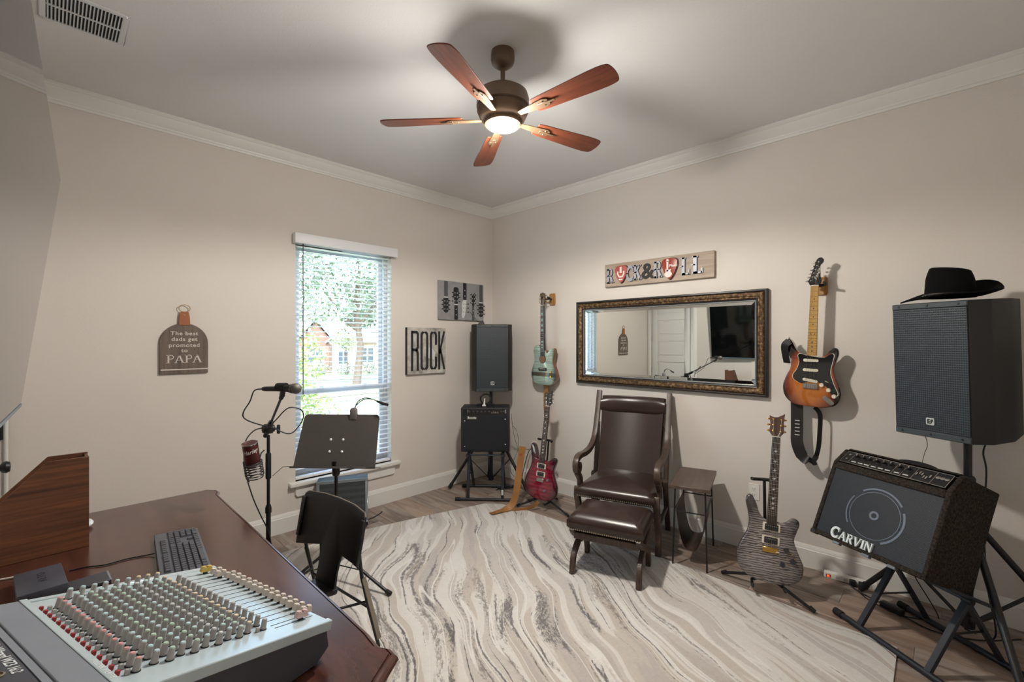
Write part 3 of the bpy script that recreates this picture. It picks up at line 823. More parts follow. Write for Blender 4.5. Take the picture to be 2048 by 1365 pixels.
# ================================================================== RUG
t = NT('rug_pile'); t.set(rough=.95, spec=.1, sheen=.2)
tc = t.n('ShaderNodeTexCoord'); mr = t.n('ShaderNodeMapping'); mr.inputs['Rotation'].default_value = (0, 0, R(33)); t.l(tc.outputs['Object'], mr.inputs['Vector'])
sp = t.n('ShaderNodeSeparateXYZ'); t.l(mr.outputs['Vector'], sp.inputs[0])     # x across the streaks, y along them
warp = t.noise(mr.outputs['Vector'], .9, 2, .5)
wy = t.math('SINE', t.math('ADD', t.math('MULTIPLY', sp.outputs['Y'], 2.6), 0.6))
xs = t.math('ADD', t.math('ADD', sp.outputs['X'], t.math('MULTIPLY', wy, .075)), t.math('MULTIPLY', t.math('SUBTRACT', warp, .5), .55))
def streak(yscale, zoff, scale, detail, rough=.55):
    cb = t.n('ShaderNodeCombineXYZ'); t.l(xs, cb.inputs[0]); t.l(t.math('MULTIPLY', sp.outputs['Y'], yscale), cb.inputs[1]); cb.inputs[2].default_value = zoff
    return t.noise(cb.outputs[0], scale, detail, rough)
pile = t.noise(mr.outputs['Vector'], 60, 4, .7)
jit = lambda v_, k: t.math('ADD', v_, t.math('MULTIPLY', t.math('SUBTRACT', pile, .5), k))
base = t.ramp(jit(streak(.07, 0.0, 6.5, 2, .55), .03), [(.20, srgb((176, 167, 162))), (.365, srgb((186, 178, 172))), (.375, srgb((197, 190, 184))), (.455, srgb((199, 192, 186))), (.465, srgb((218, 214, 209))), (.535, srgb((216, 211, 205))), (.545, srgb((197, 187, 177))), (.625, srgb((194, 185, 177))), (.635, srgb((184, 176, 171))), (.8, srgb((190, 181, 175)))])
mps = t.n('ShaderNodeCombineXYZ'); t.l(xs, mps.inputs[0]); t.l(t.math('MULTIPLY', sp.outputs['Y'], .34), mps.inputs[1])
speck = t.noise(mps.outputs[0], 75, 7, .85)
def veins(zoff, scale, width, lo, hi, col, c_):
    d_ = t.math('ABSOLUTE', t.math('SUBTRACT', streak(.055, zoff, scale, 1), .5))
    near = t.ramp(d_, [(0.0, (1,1,1,1)), (width, (0,0,0,1))])
    patch = t.ramp(streak(.5, zoff+20, 2.2, 2), [(.40, (0,0,0,1)), (.58, (1,1,1,1))])
    m_ = t.mix(1.0, near, patch, 'MULTIPLY')
    g_ = t.math('ADD', t.math('MULTIPLY', m_, .36), speck)
    return t.mix(t.ramp(g_, [(lo, (0,0,0,1)), (hi, (.92,.92,.92,1))]), c_, srgb(col))
c = veins(4.2, 5.0, .042, .715, .80, (92, 88, 90), base)
c = veins(7.7, 7.0, .028, .705, .78, (76, 73, 76), c)
c = veins(13.1, 4.0, .09, .77, .86, (130, 120, 114), c)
wd = t.math('ABSOLUTE', t.math('SUBTRACT', jit(streak(.05, 9.7, 9, 1), .012), .5))
c = t.mix(t.ramp(wd, [(.006, (.9,.9,.9,1)), (.012, (0,0,0,1))]), c, srgb((228, 225, 221)))
c = t.mix(.10, c, t.ramp(pile, [(.3, (0.25,.24,.23,1)), (.7, (.9,.89,.88,1))]))
t.col(c)
t.bump(t.noise(t.coords(), 240, 2), .5, .004)
RUG = t.mat
rug_out = [(2.935,.19),(2.99,1.2),(3.005,2.3),(2.99,2.72),(2.94,3.0),(2.84,3.12),(2.6,3.185),(2.3,3.265),(1.8,3.375),(1.2,3.44),(.72,3.46),(.70,2.0),(.70,.55),(.72,.16),(1.8,.17)]
rc = (1.85, 1.8)
rug = MB().prismz([(x_-rc[0], y_-rc[1]) for x_, y_ in rug_out], 0.0, .011).build('area_rug', RUG, bevel=.003, seg=2)
rug.location = (rc[0], rc[1], 0.0005)
tag(rug, 'large cream rug with wavy grey and charcoal streaks', 'rug')

# ================================================================== DESK
t = NT('desk_mahogany'); t.set(rough=.22, coat=.35, spec=.5)
t.bsdf.inputs['Coat Roughness'].default_value = .18
v = t.coords((9, 1.3, 9)); f = t.noise(v, 2.4, 6, .6, .5)
t.col(t.ramp(f, [(.3, srgb((56, 32, 26))), (.55, srgb((78, 45, 36))), (.75, srgb((92, 55, 44)))]))
f3 = t.noise(t.coords((3,3,3)), 2, 3); rr_ = t.ramp(f3, [(.3, (.20,.20,.20,1)), (.75, (.28,.28,.28,1))]); t.l(rr_, t.bsdf.inputs['Roughness'])
MAHOG = t.mat
DT = .76
desk = thing('desk', 'dark mahogany executive desk with moulded edge in the foreground', 'desk', (.21, 1.86, 0))
def desk_out(inset):
    i = inset
    p = [(-.165, .925), (.50, .925), (.515, .915), (.60, .975), (.602, 1.0), (.585, 1.03), (.592, 1.10), (.596, 2.66), (.612, 2.70), (.608, 2.735), (.575, 2.775), (-.165, 2.775)]
    cx_, cy_ = .21, 1.86
    o = []
    for x_, y_ in p:
        sx = i if x_ > .2 else 0; sy = i if y_ > 1.86 else -i
        o.append((x_-sx-cx_, y_-sy-cy_))
    return o
def ring_at(inset, z): return [(x_, y_, z) for x_, y_ in desk_out(inset)]
MB().loft([ring_at(.03, .728), ring_at(.012, .731), ring_at(.004, .737), ring_at(.0, .745), ring_at(.002, .752), ring_at(.007, .757), ring_at(.012, .7575), ring_at(.0125, .7545), ring_at(.017, .7545), ring_at(.0175, .760)]).build('desk_top', MAHOG, desk, angle=30)
for y0, y1 in ((-.80, -.32), (.36, .86)):
    ped = MB().box(-.33, .34, y0, y1, .06, .728).build('pedestal', MAHOG, desk, bevel=.004, seg=1)
    MB().box(-.34, .352, y0-.01, y1+.01, .0, .06).build('plinth', MAHOG, ped, bevel=.005, seg=1)
    for k in range(3):
        d_ = MB().box(.34, .355, y0+.03, y1-.03, .10+k*.205, .285+k*.205).build('drawer', MAHOG, ped, bevel=.006, seg=2)
        MB().tube([(.355,(y0+y1)/2-.05,.19+k*.205),(.375,(y0+y1)/2-.045,.18+k*.205),(.378,(y0+y1)/2,.172+k*.205),(.375,(y0+y1)/2+.045,.18+k*.205),(.355,(y0+y1)/2+.05,.19+k*.205)], .004, 6).build('drawer_pull', gold, d_)
MB().box(-.32, -.30, -.32, .36, .15, .728).build('modesty_panel', MAHOG, desk)
MB().box(.30, .32, -.32, .36, .64, .728).build('centre_drawer', MAHOG, desk, bevel=.004, seg=1)

# ================================================================== MAGAZINE FILE
FILEW = wood('file_holder_walnut', (120, 74, 48), (70, 42, 28), 'X', .55, streak=26)
fh = thing('file_holder', 'walnut-look wooden magazine file with sloping sides on the desk', 'file holder', (-.02, 2.37, DT+.0005))
side = [(.123, 0), (.123, .336), (.014, .336), (-.145, .165), (-.145, 0)]
for y0 in (-.053, .045): MB().prism(side, y0, y0+.008).build('side_panel', FILEW, fh, bevel=.0008, seg=1)
MB().box(.113, .122, -.045, .045, .006, .332).build('back_panel', FILEW, fh)
MB().box(-.145, .113, -.045, .045, 0, .006).build('bottom_panel', FILEW, fh)
MB().box(-.144, -.136, -.045, .045, .006, .12).build('front_panel', FILEW, fh)

# ================================================================== KEYBOARD
KBB = M('keyboard_body', (88, 91, 100), .5); KEY = M('keyboard_key', (76, 79, 88), .4)
kb = thing('computer_keyboard', 'dark grey computer keyboard lying across the desk top', 'keyboard', (.330, 1.985, DT+.001), -95.3+.0)
# viewer frame: x right = toward the numeric pad, y = away from the typist
kb.rotation_euler = (0, 0, R(90-5.3))
KW, KD = .442, .138
mb = MB(); mb.loft([[(-KW/2,-KD/2,0),(KW/2,-KD/2,0),(KW/2,KD/2,0),(-KW/2,KD/2,0)], [(-KW/2,-KD/2,.009),(KW/2,-KD/2,.009),(KW/2,KD/2,.018),(-KW/2,KD/2,.018)]]); mb.build('keyboard_body', KBB, kb, bevel=.003, seg=2)
keymesh = {}
def key(xc, row, w=1.0, h=1.0):
    U = .0186
    q = (round(w, 2), round(h, 2))
    if q not in keymesh:
        a, b_ = w*U/2-.0009, h*U/2-.0009
        m_ = MB().loft([[(-a,-b_,0),(a,-b_,0),(a,b_,0),(-a,b_,0)], [(-a+.002,-b_+.0016,.0066),(a-.002,-b_+.0016,.0066),(a-.002,b_-.0022,.0066),(-a+.002,b_-.0022,.0066)]]).mesh('key', smooth=False)
        m_.materials.append(KEY); keymesh[q] = m_
    yy = -KD/2+.016+row*.0186+(h-1)*.0093
    link('key', keymesh[q], kb, (-KW/2+.012+xc*U, yy, .0095+(yy+KD/2)/KD*.009), (R(3.7),0,0))
def row_of(r_, ws, x0=0.0):
    x_ = x0
    for w_ in ws:
        if w_ > 0: key(x_+w_/2, r_, w_)
        x_ += abs(w_)
row_of(0, [1.25,1.25,1.25,6.25,1.25,1.25,1.25,1.25,-.25,1,1,1,-.25,2,1])
row_of(1, [2.25]+[1]*10+[2.75,-.25,-1,1,-1,-.25,1,1,1])
row_of(2, [1.75]+[1]*11+[2.25,-.25,-3,-.25,1,1,1])
row_of(3, [1.5]+[1]*12+[1.5,-.25,1,1,1,-.25,1,1,1])
row_of(4, [1]*13+[2,-.25,1,1,1,-.25,1,1,1,1])
key(22.0, 0, 1, 2); key(22.0, 2, 1, 2)
row_of(5.35, [1,-1]+[1]*4+[-.5]+[1]*4+[-.5]+[1]*4+[-.25,1,1,1])
# keyboard cable lying on the desk
CABLE = M('cable_black', (18, 18, 20), .5)
def cable(name, label, pts, r, mat=None, n=10, par=None, cat='cable'):
    P = catmull(pts, n, closed=False)
    o = MB().tube(P, r, 6).build(name, mat or CABLE, par)
    return tag(o, label, cat) if par is None else o
cable('keyboard_cable', 'thin black keyboard lead running across the desk', [(.262,2.045,.768),(.24,2.06,.7635),(.19,2.075,.763),(.13,2.075,.763),(.085,2.10,.763),(.045,2.105,.763)], .0022)

# ================================================================== MIXING CONSOLE
MIXG = M('mixer_panel', (192, 208, 216), .28, .2, var=.04); MIXD = M('mixer_case', (66, 68, 78), .5); MIXB = M('mixer_grey', (128, 134, 144), .5, var=.04)
MPRINT = M('mixer_print', (215, 220, 224), .6)
mx_ = thing('mixing_console', 'grey sixteen-channel audio mixer crowded with knobs on the desk', 'mixer', (.477, 1.082, .85))
mx_.rotation_euler = (0, R(13.2), R(14.5))
ML, MD = .53, .415
# case: top plane local z = 0, bottom rests on the desk (local frame is pitched, so the bottom is built level)
MI = Euler((0, R(13.2), 0)).to_matrix().inverted()
def level(x_, y_, zdesk):      # local x,y of panel -> local point straight below at desk height
    wz = .85 + (Euler((0, R(13.2), 0)).to_matrix() @ Vector((x_, y_, 0))).z
    return Vector((x_, y_, 0)) + MI @ Vector((0, 0, zdesk - wz))
E_ = -MD-.118
case = MB()
top = [(0,.004),(0,ML-.004),(E_,ML-.004),(E_,.004)]
case.loft([[tuple(level(x_-(.035 if x_ == 0 else -.002), y_, .7615)) for x_, y_ in top], [tuple(level(x_, y_, .785)) if x_ == 0 else tuple(level(x_, y_, .785)) for x_, y_ in top],
           [(x_, y_, -.022) for x_, y_ in top]])
case.build('case', MIXD, mx_, bevel=.003, seg=1)
MB().box(-MD+.012, -.001, .012, ML-.012, -.022, -.0015).build('control_panel', MIXG, mx_)
for y0, y1 in ((-.004, .014), (ML-.014, ML+.004)):
    MB().loft([[(-MD-.01,y0,-.022),(-MD-.01,y1,-.022),(-MD-.01,y1,.001),(-MD-.01,y0,.001)], [(.004,y0,-.022),(.004,y1,-.022),(.004,y1,.001),(.004,y0,.001)]]).build('side_rail', MIXG, mx_, bevel=.002, seg=1)
MB().box(-MD-.054, -MD+.012, .0, ML, -.02, .0025).build('connector_panel', MIXB, mx_, bevel=.0015, seg=1)
MB().box(-MD-.003, -MD+.011, .0, ML, .0025, .0045).build('panel_ridge', MIXG, mx_, bevel=.001, seg=1)
MB().box(-MD-.068, -MD-.057, .0, ML, -.02, .001).build('pod_groove_bar', MIXB, mx_)
MB().box(E_, -MD-.071, .0, ML, -.02, .0015).build('input_pod', MIXD, mx_)
TOPZ = Matrix.Rotation(R(90), 4, 'Z'); TOPS = Matrix.Rotation(R(-90), 4, 'Z')
text('MixWizard WZ3 16:2', .021, MPRINT, mx_, Matrix.Translation((-MD-.084, .255, .0020)) @ TOPS, 'lettering', extrude=.0002, scale=(.78, 1.0), bold=.0004)
text('ALLEN&  HEATH', .0125, MPRINT, mx_, Matrix.Translation((-MD+.004, .098, .0048)) @ TOPS, 'lettering', extrude=.0002, scale=(.95, 1.0), bold=.0003)
jk = MB().lathe([(.011,0),(.011,.002),(.008,.003),(.008,.0005),(0,.0005)], 12).mesh('input_jack'); jk.materials.append(M('jack_brass', (150,140,118), .35, .8))
for k in range(9): link('input_jack', jk, mx_, (-MD-.107, .03+.054*k, .0015))
KNG = M('knob_grey', (168, 165, 162), .5); KSK = M('knob_skirt', (26, 27, 30), .6)
CAPS = {'pink': M('knob_cap_pink', (212,156,156), .5), 'cyan': M('knob_cap_blue', (186,214,218), .5), 'green': M('knob_cap_green', (178,206,190), .5), 'grey': M('knob_cap_grey', (196,200,202), .5), 'cream': M('knob_cap_cream', (226,206,176), .5)}
knobm = {}
for cn, cm in CAPS.items():
    m_ = MB(); m_.lathe([(.0078,0),(.0078,.0018),(0,.0018)], 10, mi=1); m_.lathe([(.0064,.0018),(.0053,.0215),(0,.0215)], 10, mi=0); m_.lathe([(.0050,.0215),(.0040,.0236),(0,.0240)], 10, mi=2)
    me = m_.mesh('knob'); [me.materials.append(q) for q in (KNG, KSK, cm)]; knobm[cn] = me
rows = [(-.374,'pink'),(-.343,'cyan'),(-.320,'green'),(-.298,'cyan'),(-.276,'green'),(-.253,'cyan'),(-.230,'grey'),(-.208,'cyan'),(-.187,'green'),(-.165,'cream'),(-.133,'grey')]
CH = [.0675+.02565*k for k in range(16)]
for y_ in CH:
    for i, (x_, cn) in enumerate(rows): link('knob', knobm[cn], mx_, (x_, y_+(.004 if i % 2 else -.003), -.0015))
for i in range(1, 10): link('knob', knobm['cream' if i > 6 else 'cyan'], mx_, (rows[i][0], .496, -.0015))
bt = {}
for cn, c in (('red', (158,40,42)), ('grey', (170,170,168))):
    me = MB().box(-.0035,.0035,-.0035,.0035,0,.009).mesh('push_button', bevel=.001, seg=1); me.materials.append(M('button_'+cn, c, .45)); bt[cn] = me
for y_ in CH:
    link('push_button', bt['red'], mx_, (-.400, y_+.003, -.0015)); link('push_button', bt['grey'], mx_, (-.388, y_-.004, -.0015))
    link('push_button', bt['grey'], mx_, (-.148, y_-.006, -.0015))
slots = MB()
for k, y_ in enumerate([.0520]+CH+[.484]): slots.box(-.112, -.012, y_-.0011, y_+.0011, -.0016, -.0011)
slots.build('fader_slots', KSK, mx_)
def fcap(name, c):
    me = MB().loft([[(-.0115,-.0052,.004),(.0115,-.0052,.004),(.0115,.0052,.004),(-.0115,.0052,.004)], [(-.0105,-.0046,.013),(-.003,-.0046,.0085),(.003,-.0046,.0085),(.0105,-.0046,.013)][:0] or [(-.0105,-.0046,.013),(.0105,-.0046,.013),(.0105,.0046,.013),(-.0105,.0046,.013)]])
    me.box(-.0008,.0008,-.0048,.0048,.0128,.0134,1).box(-.004,.004,-.0022,.0022,-.001,.004,1)
    me.lathe([(.0046,0),(.0046,.002)], 8, (-.0065,0,.0125)); me.lathe([(.0046,0),(.0046,.002)], 8, (.0065,0,.0125))
    me = me.mesh('fader_cap'); me.transform(Matrix.Diagonal((1.2,1.35,1.35,1))); me.materials.append(M('fader_'+name, c, .5)); me.materials.append(KSK); return me
fc = {'cream': fcap('cream', (206,196,186)), 'pink': fcap('pink', (206,176,172)), 'yellow': fcap('yellow', (206,176,86))}
link('fader_cap', fc['pink'], mx_, (-.046, .0520, 0))
for k, y_ in enumerate(CH): link('fader_cap', fc['cream'], mx_, (-.022-.001*(k % 3)-(.012 if k > 13 else 0), y_, 0))
link('fader_cap', fc['yellow'], mx_, (-.046, .484, 0))

# ================================================================== SMALL THINGS ON THE DESK
ALT = M('alto_case', (70, 72, 82), .42, var=.15)
al = thing('receiver_box', 'flat dark grey audio box with black lettering beside the mixer', 'audio box', (-.02, 2.012, DT+.0005), 4)
MB().box(-.053, .053, -.095, .095, 0, .036).build('box_body', ALT, al, bevel=.003)
text('ALTO', .026, INK, al, Matrix.Translation((.004, .01, .0362)) @ TOPZ, 'lettering', extrude=.0003, space=1.25, bold=.0005)
sb_ = thing('thin_device', 'thin charcoal slab lying between the mixer and the keyboard', 'device', (.088, 1.945, DT+.0005), 3)
MB().box(-.048, .048, -.035, .045, 0, .012).build('slab_body', M('slab_charcoal', (66,67,74), .5), sb_, bevel=.002, seg=1)
MB().box(.043, .0485, -.035, .045, .003, .0125).build('slab_edge', M('slab_edge_grey', (128,130,140), .45), sb_, bevel=.001, seg=1)
wm_ = MB().ell((0,0,.016), (.030,.05,.016), 14, 8).build('computer_mouse', M('mouse_white', (224,226,230), .25), bevel=0); wm_.location = (.098, 2.56, DT+.0005)
tag(wm_, 'small glossy white mouse half hidden behind the wooden magazine file', 'mouse')
cable('white_cable', 'white cable lying on the desk below the wooden magazine file', [(-.16,2.23,.7635),(-.12,2.19,.7635),(-.06,2.17,.764),(-.01,2.16,.764),(.005,2.135,.768),(.0,2.108,.778)], .0032, M('cable_white', (205,198,190), .5))
for k in range(3):
    cable('audio_cable', ['thick black audio cable at the desk edge, nearest the wall', 'black audio cable curling under the flat lettered box', 'black audio cable between the flat lettered box and the mixer'][k],
          [(-.165,1.86+.02*k,.768),(-.13,1.855+.02*k,.775),(-.10,1.845+.022*k,.770),(-.085,1.80+.028*k,.768)], .006)
# ================================================================== LEATHER ARMCHAIR AND OTTOMAN
def leather(name, c, rough=.29):
    t = NT(name); t.set(rough=rough, spec=.5)
    v = t.coords(); f = t.noise(v, 5, 4)
    cc = srgb(c); t.col(t.ramp(f, [(.3, tuple(k*.8 for k in cc[:3])+(1,)), (.7, tuple(k*1.15 for k in cc[:3])+(1,))]))
    t.bump(t.noise(v, 180, 3), .12, .002); return t.mat
LEA = leather('brown_leather', (50, 35, 30)); CHW = wood('chair_dark_wood', (84, 66, 56), (52, 40, 34), 'Z', .42, streak=20)
NAIL = M('nailhead', (190, 178, 160), .3, .9)
ac = thing('armchair', 'high-backed brown leather armchair with curved dark wood arms', 'chair', (2.78, 1.71, .0115), -72)
def tube_rect(mb, pts, w, d):
    """rectangular section swept in the y,z plane, w along x"""
    rings = []
    P = [Vector(p) for p in pts]
    for i, p in enumerate(P):
        tt = (P[min(i+1,len(P)-1)]-P[max(i-1,0)]).normalized(); nn = Vector((0, -tt.z, tt.y))
        dd = d[i] if isinstance(d, list) else d
        rings.append([p+Vector((-w/2,0,0))+nn*dd/2, p+Vector((w/2,0,0))+nn*dd/2, p+Vector((w/2,0,0))-nn*dd/2, p+Vector((-w/2,0,0))-nn*dd/2])
    mb.loft(rings)
for sx in (-1, 1):
    xp = sx*.292
    mb = MB()      # back post flowing into the arm and its scroll
    c_ = catmull([(xp,.715,1.085),(xp,.665,.95),(xp,.60,.80),(xp,.535,.70),(xp,.42,.645),(xp,.27,.635),(xp,.15,.645),(xp,.075,.635),(xp,.045,.60),(xp,.055,.555),(xp,.095,.535),(xp,.125,.56),(xp,.11,.59)], 4, closed=False)
    tube_rect(mb, c_, .040, [.036]*30+[.034]*19); mb.build('arm_post', CHW, ac, bevel=.005, seg=2)
    mb = MB(); tube_rect(mb, catmull([(xp,.075,.535),(xp,.115,.50),(xp,.15,.46),(xp,.15,.40)], 4, closed=False), .036, .045); mb.build('arm_support', CHW, ac, bevel=.005, seg=2)
    mb = MB()      # rear upright under the post
    tube_rect(mb, [(xp*.97,.625,.83),(xp*.97,.60,.62),(xp*.97,.555,.42)], .034, .038); mb.build('rear_upright', CHW, ac, bevel=.004, seg=1)
    mb = MB(); tube_rect(mb, catmull([(sx*.285,.075,.43),(sx*.285,.06,.38),(sx*.285,.10,.27),(sx*.285,.135,.14),(sx*.285,.135,.0)], 4, closed=False), .042, [.05]*6+[.042]*20); mb.build('leg', CHW, ac, bevel=.005, seg=2)
    mb = MB(); tube_rect(mb, catmull([(sx*.285,.50,.43),(sx*.285,.54,.32),(sx*.285,.60,.16),(sx*.285,.665,-.011)], 4, closed=False), .040, .042); mb.build('leg', CHW, ac, bevel=.005, seg=2)
    MB().bar((sx*.285,.12,.20),(sx*.285,.58,.20),.024,.03).build('stretcher', CHW, ac, bevel=.003, seg=1)
MB().bar((-.28,.36,.20),(.28,.36,.20),.024,.03).build('stretcher', CHW, ac, bevel=.003, seg=1)
MB().bar((-.27,.52,.40),(.27,.52,.40),.03,.05).build('back_rail', CHW, ac, bevel=.003, seg=1)
# seat cushion: crowned
def cushion(w0, w1, d0, d1, z0, z1, crown, nx=14, ny=12):
    mb = MB(); rings = []
    prof = [(0, 0.0), (.02, .25), (.02, .6), (0, .85), (-.025, 1.0)]
    def per(inset, z):
        pts = []
        a0, a1 = w0+inset, w1+inset
        P = []
        for k in range(nx+1): P.append((-a0+2*a0*k/nx, d0-inset))
        for k in range(1, ny+1): P.append((a0+(a1-a0)*k/ny, d0-inset+(d1-d0+2*inset)*k/ny))
        for k in range(1, nx+1): P.append((a1-2*a1*k/nx, d1+inset))
        for k in range(1, ny): P.append((-a1-(a0-a1)*k/ny, d1+inset-(d1-d0+2*inset)*k/ny))
        return [(x_, y_, z) for x_, y_ in P]
    rings = [per(i_, z0+(z1-z0)*q) for i_, q in prof]
    mb.loft(rings, caps=False)
    last = rings[-1]; cx_ = 0; cy_ = (d0+d1)/2
    for s_ in (.85, .6, .3, .05):
        rings2 = [(cx_+(p[0]-cx_)*s_, cy_+(p[1]-cy_)*s_, z1+crown*(1-s_*s_)) for p in last]
        mb.loft([last if s_ == .85 else prev, rings2], caps=False); prev = rings2
    mb.add(prev, [tuple(range(len(prev)))]); mb.add(rings[0], [tuple(range(len(rings[0])))[::-1]])
    return mb
cushion(.262, .235, .02, .56, .375, .465, .035).build('seat', LEA, ac, angle=60)
nm = MB().ell((0,0,0), (.005,.004,.005), 6, 4).mesh('nailhead'); nm.materials.append(NAIL)
for k in range(38): link('nailhead', nm, ac, (-.262+.524*k/37, -.004, .392))
# concave back panel
def backfn(u, v_):
    z = .44+.60*v_; x_ = (u-.5)*2*(.245+.02*v_); cy_ = .47+.235*v_+.012*math.sin(v_*3.1)
    return (x_, cy_+.055*(1-(2*u-1)**2), z)
MB().grid(backfn, 20, 14).build('backrest', LEA, ac, solid=.03, angle=60)
for uu, du in ((.28, .06), (.72, -.06)):
    MB().tube([Vector(backfn(uu+du*(k/12), k/12))+Vector((0,-.0035,0)) for k in range(12)], .0022, 5).build('seam', M('seam_dark', (30,20,18), .6), ac)
rings = []
for k in range(17):
    u = k/16; b_ = Vector(backfn(u, .87)); e = 1-abs(2*u-1)**6*.35
    rings.append([b_+Vector((0, -.028+.036*math.cos(a)*e, .01+.075*math.sin(a)*e)) for a in [2*math.pi*j/14 for j in range(14)]])
MB().loft(rings).build('headrest', LEA, ac, angle=60)
for k in range(10):
    for sx in (-1, 1): link('nailhead', nm, ac, (sx*.258, .655-.02*0+.012*(k/9), .885+.0145*k), (0, 0, 0))

ot = thing('ottoman', 'brown leather footstool with X-shaped wooden legs in front of the armchair', 'ottoman', (2.605, 1.62, .0115), -72.5)
cushion(.225, .225, -.165, .165, .285, .395, .03).build('seat', LEA, ot, angle=60)
for k in range(34): link('nailhead', nm, ot, (-.225+.45*k/33, -.189, .300))
for sx in (-1, 1):
    for a, b_ in ((-1, 1), (1, -1)):
        mb = MB(); tube_rect(mb, catmull([(sx*.213,a*.165,.0),(sx*.213,a*.135,.11),(sx*.213,0,.185),(sx*.213,b_*.12,.25),(sx*.213,b_*.17,.30)], 4, closed=False), .032, .042); mb.build('leg', CHW, ot, bevel=.004, seg=1)
    MB().bar((sx*.213,-.17,.285),(sx*.213,.17,.285),.03,.02).build('side_rail', CHW, ot, bevel=.003, seg=1)
MB().bar((-.21,0,.185),(.21,0,.185),.05,.026).build('stretcher', CHW, ot, bevel=.004, seg=1)
MB().bar((-.21,-.135,.245),(.21,-.135,.245),.03,.045).build('front_rail', CHW, ot, bevel=.004, seg=1)

# ================================================================== SIDE TABLE with leather sling
TBW = wood('table_top_wood', (92, 76, 68), (66, 52, 46), 'Y', .4, streak=14)
st = thing('side_table', 'small side table with wooden top and leather magazine sling', 'table', (3.212, 1.316, 0), -74.6)
tz = .555
MB().box(-.128, .128, -.255, .255, tz-.022, tz).build('table_top', TBW, st, bevel=.002, seg=1)
for sx in (-1, 1):
    for sy in (-1, 1): MB().cyl((sx*.095,sy*.205,tz-.022),(sx*.108,sy*.225,.0),.0055,8).build('leg', black_metal, st)
    MB().cyl((sx*.101,-.213,.372),(sx*.101,.213,.372),.0045,8).build('sling_rail', black_metal, st)
for sy in (-1, 1): MB().cyl((-.1,sy*.213,.372),(.1,sy*.213,.372),.0045,8).build('cross_rail', black_metal, st)
def slingfn(u, v_):
    a = (u-.5)*2; z = .372-.275*(1-abs(a)**2.6); return (.096*math.copysign(min(1,abs(a)**.75),a), -.165+.33*v_, z)
MB().grid(slingfn, 24, 4).build('sling', leather('sling_leather', (58, 40, 33), .4), st, solid=.004, angle=70)

# ================================================================== BLACK CHAIR at the desk
CHS = M('chair_shell_black', (24, 24, 28), .45); CHT = M('chair_frame_steel', (150, 142, 130), .35, .7)
ch = thing('desk_chair', 'black moulded chair with a narrow-waisted back tucked against the desk', 'chair', (1.0, 2.29, .0115), -83.7)
# viewer frame: sitter faces -y (the desk)
def shell(u, v_):
    s = v_*1.0
    z = .40+.275*s; yb = .02+.055*s
    if s > .30: hwid = .292-.012*abs(s-.7)
    else: hwid = .085+.02*s
    x_ = (u-.5)*2*hwid
    return (x_, yb-.03*(abs(2*u-1)**3), z)
mb = MB()
pan = catmull([(-.285,.452),(-.292,.56),(-.288,.65),(-.262,.685),(-.13,.69),(0,.693),(.13,.69),(.262,.685),(.288,.65),(.292,.56),(.285,.452),(.2,.444),(.095,.44),(.092,.43)], 3)
out = [(-.285,.412),(-.293,.56),(-.290,.645),(-.282,.67),(-.262,.684),(-.14,.690),(0,.692),(.14,.690),(.262,.684),(.282,.67),(.290,.645),(.293,.56),(.285,.452),(.105,.442),(.092,.405),(.085,.35),(.09,.27),(-.09,.27),(-.085,.35),(-.092,.405),(-.105,.442)]
n_ = len(out)
def bend(x_, z): return .055*(z-.4)/.28 - .035*abs(x_/.29)**3
V0 = [(x_, bend(x_, z), z) for x_, z in out]; V1 = [(x_, bend(x_, z)+.014, z) for x_, z in out]
mb.add(V0+V1, [tuple(range(n_)), tuple(range(2*n_-1, n_-1, -1))]+[(i, (i+1) % n_, n_+(i+1) % n_, n_+i) for i in range(n_)])
mb.build('backrest', CHS, ch, bevel=.004, seg=2)
for sx in (-1, 1):
    MB().bar((sx*.275, bend(.275,.455)-.004, .455), (sx*.279, bend(.279,.66)-.004, .66), .026, .012, up=(0,1,0)).build('edge_fold', CHS, ch, bevel=.003, seg=1)
MB().tube([(x_, bend(x_, z)+.007, z+.001) for x_, z in out[3:10]], .004, 6).build('top_trim', CHT, ch)
so = catmull([(-.085,.0),(-.09,-.07),(-.17,-.2),(-.2,-.36),(-.15,-.42),(0,-.43),(.15,-.42),(.2,-.36),(.17,-.2),(.09,-.07),(.085,.0)], 4)
mb = MB(); mb.prismz([(p.x, p.y) for p in so], .252, .28); mb.build('seat', CHS, ch, bevel=.008, seg=2)
for sx in (-1, 1):
    MB().tube([(sx*.27,.0,.50),(sx*.262,.02,.38),(sx*.265,.06,.20),(sx*.27,.11,.004)], .009, 8).build('leg', black_metal, ch)
    MB().tube([(sx*.14,-.20,.246),(sx*.17,-.28,.246),(sx*.20,-.35,.235),(sx*.235,-.40,.12),(sx*.245,-.42,.004)], .009, 8).build('leg', black_metal, ch)
    MB().bar((sx*.275,.022,.38),(sx*.282,.105,.05),.006,.02,up=(0,1,0)).build('leg_plate', CHT, ch)
    MB().tube([(sx*.262,.05,.25),(sx*.14,-.2,.246)], .007, 6).build('brace', black_metal, ch)
MB().cyl((-.264,.055,.22),(.264,.055,.22),.007,6).build('cross_brace', black_metal, ch)

